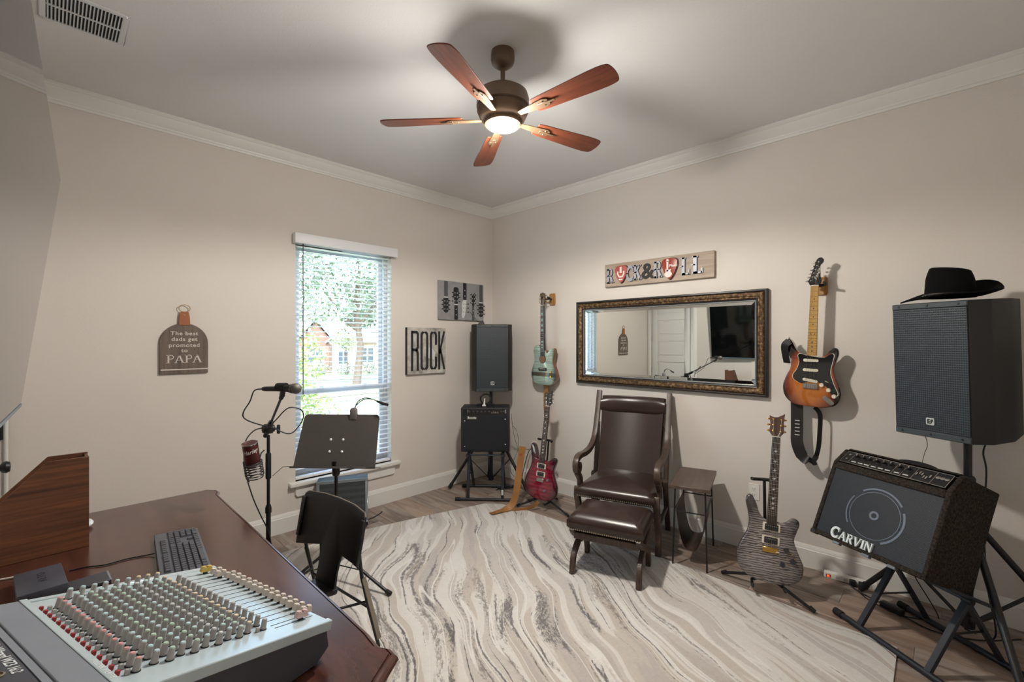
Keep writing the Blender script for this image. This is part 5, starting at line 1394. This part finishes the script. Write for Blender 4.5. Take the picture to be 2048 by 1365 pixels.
# --- floor stands
def gstand(label, loc, rz, legs, hgt, yoke_y, base_y):
    s_ = thing('guitar_stand', label, 'stand', loc, rz)
    MB().tube([(0,base_y,.075),(0,base_y+.03,.25),(0,yoke_y+.035,hgt)], .009, 8).build('upright', black_metal, s_)
    MB().tube(catmull([(-.075,yoke_y-.03,hgt+.018),(-.07,yoke_y-.02,hgt+.012),(-.04,yoke_y+.028,hgt),(0,yoke_y+.035,hgt),(.04,yoke_y+.028,hgt),(.055,yoke_y-.005,hgt-.002)],4,closed=False), .010, 8).build('neck_yoke', black_rubber, s_)
    MB().tube([(-.085,base_y-.13,.085),(-.085,base_y-.115,.070),(-.08,base_y-.02,.066),(0,base_y,.085),(.08,base_y-.02,.066),(.085,base_y-.115,.070),(.085,base_y-.13,.085)], .009, 8).build('body_cradle', black_rubber, s_)
    for lx, ly in legs:
        d = Vector((lx, ly, 0)); 
        lg = MB().tube([Vector((0,base_y,.10)), d+Vector((0,0,.011))], .0095, 8).build('leg', black_metal, s_)
        e = (d-Vector((0,base_y,.10))).normalized()
        MB().tube([d+Vector((0,0,.016))-e*.03, d+Vector((0,0,.0115))], .0115, 8).build('rubber_foot', black_rubber, lg)
    return s_
gstand('black folding stand holding the grey guitar', (3.02,.795,0), -68, [(-.24,.16),(.22,-.12),(0.05,.30)], .66, .085, .045)
gstand('black folding stand holding the red guitar', (3.135,2.685,0), -84, [(-.19,-.115),(.31,-.03),(0.0,.27)], .60, .09, .045)
# tan strap leaning on the red guitar
s3 = thing('guitar_strap', 'wide tan leather strap trailing from the red guitar onto the rug', 'strap', (0,0,0))
MB().ribbon(catmull([(2.985,2.775,.575),(2.975,2.79,.46),(2.955,2.80,.30),(2.93,2.81,.15),(2.895,2.825,.06),(2.84,2.845,.03),(2.77,2.865,.022),(2.69,2.88,.021)],6,closed=False), [(.68,-.72,0)]*25+[(.75,-.65,.05)]*18, .060, .004).build('strap_band', STRAPT, s3)
MB().prism(circ(.012,12,0,0), -.001, .001).build('strap_stamp', M('strap_stamp', (140,72,40), .6), s3, (2.974,2.787,.50), (0,0,R(-45)))
MB().ribbon(catmull([(3.07,2.66,.085),(3.045,2.685,.05),(3.0,2.72,.027),(2.93,2.765,.022),(2.88,2.80,.024)],5,closed=False), (0.4,-.4,.85), .030, .003).build('strap_tail', STRAPT, s3)
# ================================================================== LOUDSPEAKERS, AMPLIFIERS AND THEIR STANDS
t = NT('speaker_grille'); t.set(rough=.42, metal=.3)
vv = t.n('ShaderNodeTexVoronoi'); vv.inputs['Scale'].default_value = 110; vv.inputs['Randomness'].default_value = 0
t.l(t.coords((1,1,.8)), vv.inputs['Vector'])
t.col(t.ramp(vv.outputs['Distance'], [(.36, srgb((10,11,13))), (.46, srgb((54,60,66)))])); t.bump(vv.outputs['Distance'], .8, .003); SGR = t.mat
SPK = M('speaker_plastic', (22,21,22), .55, bump=(300,.2)); EVL = M('badge_silver', (200,204,206), .35, .3); RAIL = M('speaker_rail', (58,65,70), .45)
def pa_speaker(label, loc, rz, rx):
    o = thing('pa_loudspeaker', label, 'loudspeaker', loc, rz, rx)
    H_, W_, D_ = .69, .165, .42
    sec = [(-W_,0),(W_,0),(W_+.045,.075),(W_+.045,.22),(W_-.02,D_),(-W_+.02,D_),(-W_-.045,.22),(-W_-.045,.075)]
    MB().prismz(sec, 0, H_).build('cabinet', SPK, o, bevel=.006, seg=2)
    g_ = MB().box(-W_+.004, W_-.004, -.006, .002, .035, H_-.03).build('grille', SGR, o, bevel=.002, seg=1)
    for z0, z1 in ((.002,.034),(H_-.029,H_-.002)): 
        r_ = MB().box(-W_+.002, W_-.002, -.008, .004, z0, z1).build('grille_rail', RAIL, o, bevel=.003, seg=1)
        for x_ in (-.13, 0, .13): MB().lathe([(.006,0),(.005,.002),(0,.0025)],10,(x_,-.008,(z0+z1)/2),Matrix.Rotation(R(90),3,'X')).build('screw', black_metal, r_)
    b_ = MB().prism(rrect(.036,.036,.004,3,0,.085), -.011, -.006).build('badge', EVL, o, bevel=.001, seg=1)
    m_ = MB(); m_.prism([(-.012,.074),(.004,.074),(.004,.080),(-.006,.080),(-.006,.0835),(.001,.0835),(.001,.088),(-.006,.088),(-.006,.091),(.000,.091),(.000,.097),(-.012,.097)], -.0118, -.0108); m_.build('lettering', INK, b_)
    m_ = MB(); m_.prism([(.004,.097),(.013,.097),(.013,.090),(.006,.074),(.002,.086)], -.0118, -.0108); m_.build('lettering', INK, b_)
    m_ = MB(); m_.box(-.03,.03,.10,.18,-.006,.0); m_.build('pole_socket', black_plastic, o)
    return o
def tripod(label, loc, top, feet, collar, hub):
    s_ = thing('speaker_stand', label, 'stand', loc)
    MB().cyl((0,0,hub-.02),(0,0,collar+.18),.0205,14).build('lower_pole', black_metal, s_)
    MB().cyl((0,0,collar+.12),(0,0,top),.0165,14).build('upper_pole', black_metal, s_)
    MB().lathe([(.03,collar-.03),(.032,collar-.02),(.032,collar+.02),(.028,collar+.03)],14).build('collar', black_plastic, s_)
    MB().lathe([(.026,collar+.13),(.03,collar+.14),(.03,collar+.22),(.024,collar+.23)],14).cyl((.02,0,collar+.18),(.06,0,collar+.18),.008,8).ell((.068,0,collar+.18),(.012,.022,.022),10,6).build('height_clamp', black_plastic, s_)
    MB().lathe([(.026,hub-.03),(.028,hub-.02),(.028,hub+.02),(.024,hub+.03)],14).build('lower_hub', black_plastic, s_)
    for fx, fy in feet:
        d = Vector((fx, fy, 0)); a = Vector((0,0,collar)) + d.normalized()*.028; b_ = d+Vector((0,0,.018)); m_ = a.lerp(b_, .52)
        lg = MB().cyl(a, b_, .0155, 10).build('leg', black_metal, s_)
        e = (b_-a).normalized()
        MB().cyl(b_-e*.05, b_+Vector((0,0,0)), .020, 10).build('rubber_foot', black_rubber, lg)
        MB().bar(Vector((0,0,hub))+d.normalized()*.026, m_, .018, .008).build('brace', black_metal, s_)
    return s_
# corner pair
tripod('black tripod stand holding the corner loudspeaker', (3.27,3.50,0), 1.02, [(-.405,.195),(.10,-.43),(.16,.20)], .64, .085)
sp1 = pa_speaker('black loudspeaker raised on a tripod in the room corner', (3.165,3.365,1.012), -39, 0)
# right pair
tripod('black tripod stand holding the loudspeaker under the cowboy hat', (3.225,-.06,0), 1.05, [(.235,.455),(-.49,-.17),(.22,-.44)], .62, .12)
sp2 = pa_speaker('large black loudspeaker wearing a cowboy hat on a tall stand', (3.135,.07,1.036), -119.7, 2.5)

# ---- cowboy hat
t = NT('hat_felt'); t.set(rough=.9, spec=.15, sheen=.0); t.col(srgb((9,9,11))); t.bump(t.noise(t.coords(), 200, 3), .2, .002); FELT = t.mat
hat = thing('cowboy_hat', 'black felt cowboy hat resting on the right-hand loudspeaker', 'hat', (3.27,.005,1.736), -165)
def hatring(kind, k):
    out = []
    for j in range(40):
        a = 2*math.pi*j/40; ca, sa = math.cos(a), math.sin(a)
        if kind == 'brim':
            rx_, ry_ = .078+.085*k, .098+.098*k
            z = .018 + .010*max(0,ca)*k**1.5 + .115*(.5+.5*sa)*max(0,.35-ca)/1.35*k**1.15 + .030*max(0,sa)**2*k**1.5 - .022*max(0, -sa)**2*k**1.5
            out.append((rx_*ca*(1-.10*k*abs(ca)), ry_*sa, z))
        else:
            q_ = 1-.10*k-.22*max(0,k-.62)**1.5*2.2
            rx_, ry_ = .080*q_, .102*q_
            z = .018+.146*k+(-.012*sa*k if k > .5 else 0)
            out.append((rx_*ca*(1-.18*max(0,k-.4)*max(0,-sa)), ry_*sa, z))
    return out
mb = MB(); mb.loft([hatring('brim', k) for k in (0,.2,.4,.6,.8,.92,1.0)], caps=False); mb.build('brim', FELT, hat, solid=.007, angle=70)
mb = MB(); rings = [hatring('crown', k) for k in (0,.15,.4,.62,.75,.86,.95,1.0)]
top_ = []
for s_, dz in ((.92,.004),(.75,-.002),(.5,-.018),(.25,-.03),(.06,-.034)):
    top_.append([(x_*s_, y_*s_, z+dz+(.012*abs(x_/.07)**2)*(1-s_)) for x_, y_, z in rings[-1]])
mb.loft(rings+top_, caps=False); mb.add(top_[-1], [tuple(range(40))]); mb.build('crown', FELT, hat, angle=70)
band = [[(x_*1.03, y_*1.03, z) for x_, y_, z in hatring('crown', k)] for k in (.02,.16)]
MB().loft(band, caps=False).build('hat_band', M('hat_band', (34,24,20), .6), hat, solid=.002)
for j in range(0, 40, 4):
    p = hatring('crown', .09)[j]; MB().ell((p[0]*1.05, p[1]*1.05, p[2]), (.004,.004,.004), 8, 6).build('concho', NICK, hat)

# ---- amplifier with grille cloth in the corner
TOLX = M('tolex_black', (22,22,25), .6, bump=(220,.4)); CLOTH = M('grille_cloth', (22,23,30), .85, bump=(400,.4)); PNL = M('amp_panel', (22,22,24), .4)
bo_ = thing('guitar_amplifier', 'small black combo amplifier with corner nameplate under the corner loudspeaker', 'amplifier', (2.935,3.225,.455), -46.5, 0)
MB().box(-.235,.235,.0,.26,0,.43).build('cabinet', TOLX, bo_, bevel=.012, seg=3)
MB().box(-.212,.212,.0-.004,.004,.022,.352).build('grille_cloth', CLOTH, bo_, bevel=.002, seg=1)
MB().box(-.212,.212,-.003,.004,.358,.415).build('control_panel', PNL, bo_)
kn = MB().lathe([(.0095,0),(.0095,.003),(.006,.004),(.0055,.013),(0,.013)],12,(0,0,0),Matrix.Rotation(R(90),3,'X')).mesh('amp_knob'); kn.materials.append(M('amp_knob_black', (58,58,60), .3))
for k in range(6): link('amp_knob', kn, bo_, (-.15+.038*k, -.003, .392))
for k in range(9): MB().box(.060+.0085*k,.066+.0085*k,-.006,-.003,.376,.380+.03*random.random()).build('eq_slider', NICK, bo_)
for k in range(2): link('amp_knob', kn, bo_, (.155+.022*k, -.003, .392))
for x_ in (-.165, .198): MB().box(x_-.006,x_+.006,-.007,-.003,.374,.412).build('switch_plate', NICK, bo_, bevel=.001, seg=1)
npl = MB().box(-.178,-.075,-.007,-.003,.316,.350).build('nameplate', M('nameplate_black', (40,40,44), .4), bo_)
m_ = MB(); frame_rect(m_, -.178,-.075,.316,.350,.003,-.0085,-.006); m_.build('nameplate_border', NICK, npl)
text('Boogie', .030, PEARL, npl, Matrix.Translation((-.1265,-.0076,.333)) @ FRONT, 'lettering', bold=.0006)
for x_, z_ in ((-.196,.302),(.196,.318),(-.196,.055),(.196,.075)): MB().ell((x_,-.004,z_), (.0075,.004,.0075), 10, 6).build('corner_stud', NICK, bo_)
MB().tube(catmull([(-.10,.12,.43),(-.07,.12,.447),(.07,.12,.447),(.10,.12,.43)],4,closed=False), .008, 6).build('carry_handle', black_rubber, bo_)
# coiled cables and a white tag on top of the amplifier
cc = MB().tube([(.052*math.cos(2*math.pi*k/18)*(1+.08*math.sin(k)), .012*math.sin(k*.9), .062+.050*math.sin(2*math.pi*k/18)) for k in range(72)], .006, 6).build('coiled_cable', CABLE)
cc.location = (3.06,3.355,.886); cc.rotation_euler = (R(-18),0,R(-46)); tag(cc, 'coiled black cable standing on top of the corner amplifier', 'cable')
wt = thing('white_adapter', 'white plastic adapter standing on top of the corner amplifier', 'adapter', (3.005,3.315,.8865), -46)
MB().box(-.018,.018,-.012,.012,0,.012).loft([[(-.008,-.006,.012),(.008,-.006,.012),(.008,.006,.012),(-.008,.006,.012)],[(.002,-.004,.075),(.010,-.004,.075),(.010,.004,.075),(.002,.004,.075)]]).build('adapter_body', M('adapter_white', (226,226,224), .4), wt)

# ---- A-frame amplifier stands
STB = M('stand_blueblack', (30,33,42), .45)
def ampstand(label, loc, rz, w, apex_z, y0, y1, ya, xs, tilt=0.0, tube=.014):
    s_ = thing('amplifier_stand', label, 'stand', loc, rz)
    for yy in (y0, y1):
        b_ = MB().cyl((-w,yy,tube+.002),(w,yy,tube+.002),tube,12).build('floor_bar', STB, s_)
        for sx in (-1,1): MB().cyl((sx*(w-.035),yy,tube+.002),(sx*(w+.012),yy,tube+.002),tube*1.25,12).build('rubber_cap', black_rubber, b_)
    for sx in xs:
        MB().bar((sx,y0,.02),(sx,ya,apex_z),.028,.020,up=(0,1,0)).build('upright', STB, s_, bevel=.002, seg=1)
        MB().bar((sx*.97,y1,.02),(sx*.97,ya,apex_z-.01),.026,.018,up=(0,1,0)).build('rear_upright', STB, s_, bevel=.002, seg=1)
        MB().bar((sx,ya-.11,apex_z+.012+tilt*.11),(sx,ya+.13,apex_z+.012-tilt*.13),.030,.016).build('support_arm', STB, s_, bevel=.002, seg=1)
        MB().bar((sx,(y0+ya)/2,apex_z*.55),(sx*.97,(y1+ya)/2,apex_z*.52),.012,.004).build('lock_brace', black_metal, s_)
        MB().cyl((sx-.02,ya,apex_z-.005),(sx+.02,ya,apex_z-.005),.016,10).build('pivot', black_plastic, s_)
    MB().cyl((xs[0],ya,apex_z-.005),(xs[1],ya,apex_z-.005),.009,8).build('cross_tube', STB, s_)
    return s_
# local x along the bars, y away from the room
ampstand('black A-frame stand under the corner amplifier', (2.90,3.185,0.0005), -48.5, .275, .427, .0, .40, .07, (-.165,.165))
# worn grey strut and price sticker on the corner stand
sk = MB().box(-.010,.010,-.014,-.0125,.06,.11).build('price_sticker', WHT, None); sk.parent = [o for o in COL.objects if o.name.startswith('amplifier_stand')][0]; sk.location = (.165,.010,0)
ampstand('blue-black A-frame stand under the tilted carpeted amplifier', (2.905,.205,0.0005), -127, .30, .335, -.02, .40, .20, (-.165,.175), tilt=.43, tube=.015)

# ---- carpeted CARVIN amplifier, tilted back on its stand
t = NT('amp_carpet'); t.set(rough=.95, spec=.1)
f = t.noise(t.coords(), 90, 5, .75); t.col(t.ramp(f, [(.35, srgb((26,23,21))), (.7, srgb((74,66,60)))])); t.bump(f, .9, .006); CARP = t.mat
t = NT('amp_grille'); t.set(rough=.5, metal=.3)
vv = t.n('ShaderNodeTexVoronoi'); vv.inputs['Scale'].default_value = 150; vv.inputs['Randomness'].default_value = 0
t.l(t.coords((1,1,1), rot=(0,R(45),0)), vv.inputs['Vector']); t.col(t.ramp(vv.outputs['Distance'], [(.28, srgb((12,13,16))), (.5, srgb((36,39,46)))])); t.bump(vv.outputs['Distance'], .7, .002); AGR = t.mat
cv = thing('guitar_amplifier', 'carpet-covered combo amplifier with white lettering, tilted back on a stand', 'amplifier', (2.868,.3265,.455), -119.3, -24.1)
WH = .28
prof = [(0,0),(0,.424),(.057,.515),(.33,.520),(.327,.342),(.34,.018)]
def slab(mb, y0z0, x0, x1): mb.loft([[(x0, y_, z_) for y_, z_ in y0z0], [(x1, y_, z_) for y_, z_ in y0z0]])
mb = MB(); slab(mb, [(.02,0),(.02,.41),(.065,.503),(.33,.520),(.327,.342),(.34,.018)], -WH+.012, WH-.012); cab = mb.build('cabinet', CARP, cv, bevel=.004, seg=1)
for sx in (-1, 1):
    mb = MB(); slab(mb, prof, sx*WH-(.022 if sx > 0 else 0), sx*WH+(.022 if sx < 0 else 0)); mb.build('side_panel', CARP, cv, bevel=.005, seg=1)
MB().box(-WH+.02,WH-.02,-.0,.022,.0,.026).build('bottom_rail', CARP, cv, bevel=.004, seg=1)
MB().box(-WH+.02,WH-.02,-.0,.024,.385,.424).build('top_rail', CARP, cv, bevel=.004, seg=1)
mb = MB(); slab(mb, [(.057,.515),(.07,.525),(.11,.522),(.10,.510)], -WH+.02, WH-.02); mb.build('rear_rail', CARP, cv)
MB().box(-WH+.022,WH-.022,.008,.014,.026,.386).build('grille', AGR, cv)
RINGM = M('cone_ring', (98,106,118), .5, .3)
cn_ = MB()
for a0, a1, r_, w_ in ((-62, 25, .136, .010), (38, 128, .136, .008), (150, 215, .136, .006), (0, 360, .120, .003), (0,360,.018,.010)):
    seg_ = arc(.0, .20, r_, r_, a0, a1, 24)
    for q in stroke(seg_, w_): cn_.prism(q, .0066, .0078)
cn_.build('speaker_ring', RINGM, cv, smooth=False)
mb = MB(); ww = word_width('CARVIN', .052, 1.02, 1.25, .0); serif_word(mb, 'CARVIN', -.172, .020, .045, -.004, .008, .98, T=.20, S=.07, first=1.25, gap=.0); mb.build('lettering', M('carvin_white', (214,222,224), .4), cv, smooth=False)
# control panel on the slope
PM = Matrix.Translation((0,.0295,.4665)) @ Matrix.Rotation(R(-32.1),4,'X')
q = MB(); q.mx = PM; q.box(-WH+.03,WH-.03,-.002,.004,-.044,.044); cp_ = q.build('control_panel', PNL, cv)
q = MB(); q.mx = PM; frame_rect(q, -WH+.03,WH-.03,-.044,.044,.003,-.0035,-.001)
for x_ in (-.205,-.10,.015,.055,.105,.185): q.box(x_-.001,x_+.001,-.0035,-.001,-.044,.044)
q.build('panel_lines', NICK, cp_)
CKN = M('carvin_knob', (26,26,28), .3)
for x_ in (-.182,-.146,-.114,-.077,-.042,-.008,.035,.075):
    q = MB(); q.mx = PM; q.lathe([(.014,0),(.013,.003),(.010,.005),(.009,.018),(0,.018)],14,(x_,-.002,.012),Matrix.Rotation(R(90),3,'X')); kq = q.build('amp_knob', CKN, cp_)
    q = MB(); q.mx = PM; q.box(x_-.001,x_+.001,-.0206,-.0195,.012,.021); q.build('pointer', PEARL, kq)
    q = MB(); q.mx = PM; q.box(x_-.012,x_+.012,-.0028,-.0018,-.028,-.022); q.build('legend', PEARL, cp_)
for k in range(6):
    q = MB(); q.mx = PM; q.box(.112+.0115*k,.118+.0115*k,-.008,-.002,-.012+.012*math.sin(k*1.3),.006+.012*math.sin(k*1.3)); q.build('eq_slider', NICK, cp_)
for k in range(3):
    q = MB(); q.mx = PM; q.lathe([(.010,0),(.010,.003),(.005,.004),(0,.004)],12,(.20+.018*k,-.002,.008),Matrix.Rotation(R(90),3,'X')); q.build('input_jack', NICK, cp_)
q = MB(); q.mx = PM; q.lathe([(.006,0),(.006,.004),(0,.004)],10,(-.225,-.002,.018),Matrix.Rotation(R(90),3,'X')); q.build('input_jack', NICK, cp_)
q = MB(); q.mx = PM; q.lathe([(.006,0),(.006,.004),(0,.004)],10,(-.225,-.002,-.016),Matrix.Rotation(R(90),3,'X')); q.build('input_jack', NICK, cp_)
MB().tube(catmull([(-.10,.20,.518),(-.08,.20,.545),(.0,.20,.555),(.08,.20,.545),(.10,.20,.518)],4,closed=False), .009, 8).build('carry_handle', black_rubber, cv)
for x_ in (-.13,.02,.14): MB().box(x_-.018,x_+.018,-.004,.02,-.010,.004).build('bottom_clip', M('clip_dull', (110,116,122), .5, .3), cv, bevel=.002, seg=1)
MB().box(-WH-.002,-WH+.03,-.004,.03,-.004,.02).build('corner_cap', black_plastic, cv, bevel=.004, seg=1)

# ---- power strip and floor cables
ps = thing('power_strip', 'white power strip with glowing red switch along the baseboard', 'power strip', (3.535,.46,.0005), -84)
MB().box(-.135,.135,-.022,.022,0,.036).build('strip_body', PLATE, ps, bevel=.005, seg=2)
MB().box(-.122,-.098,-.0235,-.0215,.008,.026).build('switch_surround', black_plastic, ps)
MB().box(-.117,-.103,-.0255,-.0235,.010,.024).build('rocker_switch', M('neon_red', (235,70,40), .4, emit=((255,80,40),.7)), ps, bevel=.001, seg=1)
for k in range(5): MB().box(-.07+.04*k,-.05+.04*k,-.0235,-.0215,.010,.026).build('socket', M('socket_grey', (190,188,182), .5), ps)
for k, x_ in enumerate((.015, .060)):
    pl = thing('power_plug', ['black plug in the power strip, nearer the red switch', 'black plug in the power strip, farther from the red switch'][k], 'plug', tuple(ps.matrix_basis @ Vector((x_,-.024,.02))), -84)
    MB().box(-.016,.016,-.034,0,-.016,.016).build('plug_body', black_plastic, pl, bevel=.005, seg=2)
cable('power_cable', 'white flex running along the baseboard to the power strip', [(3.55,.595,.02),(3.545,.70,.012),(3.55,.85,.006),(3.55,1.02,.006),(3.565,1.03,.20),(3.58,1.03,.38)], .0035, M('flex_white', (205,200,190), .5))
cable('power_cable', 'black power lead curving from the strip across the floor', [(3.49,.445,.02),(3.46,.44,.012),(3.42,.38,.006),(3.36,.27,.006),(3.28,.16,.006),(3.24,.06,.006),(3.30,-.10,.006),(3.36,-.25,.05)], .0038)
cable('power_cable', 'black lead looping below the tilted amplifier', [(3.48,.40,.018),(3.43,.40,.008),(3.36,.34,.006),(3.30,.22,.006),(3.34,.10,.006),(3.42,.05,.006),(3.38,.14,.2),(3.16,.18,.40)], .003)
jb = thing('inline_adapter', 'black in-line power adapter lying under the tilted amplifier', 'adapter', (3.33,.24,.0005), -118)
MB().box(-.055,.055,-.02,.02,0,.032).build('adapter_body', black_plastic, jb, bevel=.006)
cable('speaker_cable', 'black cable hanging from the right loudspeaker behind the amplifier', [(3.36,-.14,1.04),(3.40,-.12,.95),(3.38,-.13,.85),(3.35,-.12,.6),(3.33,-.13,.3),(3.36,-.16,.02),(3.38,-.05,.006)], .004)
cable('speaker_cable', 'thin wire dropping from the loudspeaker to the tilted amplifier', [(3.22,.10,1.04),(3.24,.09,.98),(3.21,.10,.94),(3.19,.11,.885)], .0016)
cable('power_cable', 'white cord drooping from the corner wall socket to the amplifier', [(3.575,3.165,.43),(3.54,3.17,.44),(3.46,3.20,.50),(3.36,3.22,.60),(3.28,3.22,.72)], .0035, M('flex_white', (205,200,190), .5))
cable('power_cable', 'black lead from the corner wall socket down to the floor', [(3.575,3.165,.385),(3.55,3.17,.39),(3.51,3.18,.36),(3.46,3.20,.20),(3.42,3.22,.03),(3.36,3.28,.008),(3.26,3.34,.008),(3.18,3.32,.008)], .004)
cable('power_cable', 'thin dark wire looping behind the corner amplifier', [(3.24,3.17,.80),(3.30,3.20,.62),(3.38,3.24,.48),(3.44,3.22,.30),(3.40,3.20,.16),(3.34,3.20,.13),(3.30,3.24,.22),(3.40,3.22,.42),(3.37,3.22,.60),(3.31,3.22,.66)], .002)
cable('audio_cable', 'tangle of black cable on the floor under the corner amplifier', [(3.20,3.42,.008),(3.28,3.36,.008),(3.36,3.34,.014),(3.34,3.26,.02),(3.26,3.28,.014),(3.22,3.34,.018),(3.30,3.30,.024),(3.38,3.26,.012),(3.44,3.24,.01)], .006)
cable('aerial_wire', 'thin wire rising from the corner loudspeaker top past the canvas', [(3.04,3.44,1.722),(3.02,3.47,1.76),(2.99,3.52,1.83)], .0022)
ac_ = thing('small_clip', 'small black clip standing on top of the corner loudspeaker', 'clip', (3.06,3.42,1.703), -39)
MB().prism([(-.035,0),(.035,0),(.018,.035),(-.005,.030)], -.012, .012).build('clip_body', black_plastic, ac_, bevel=.002, seg=1)
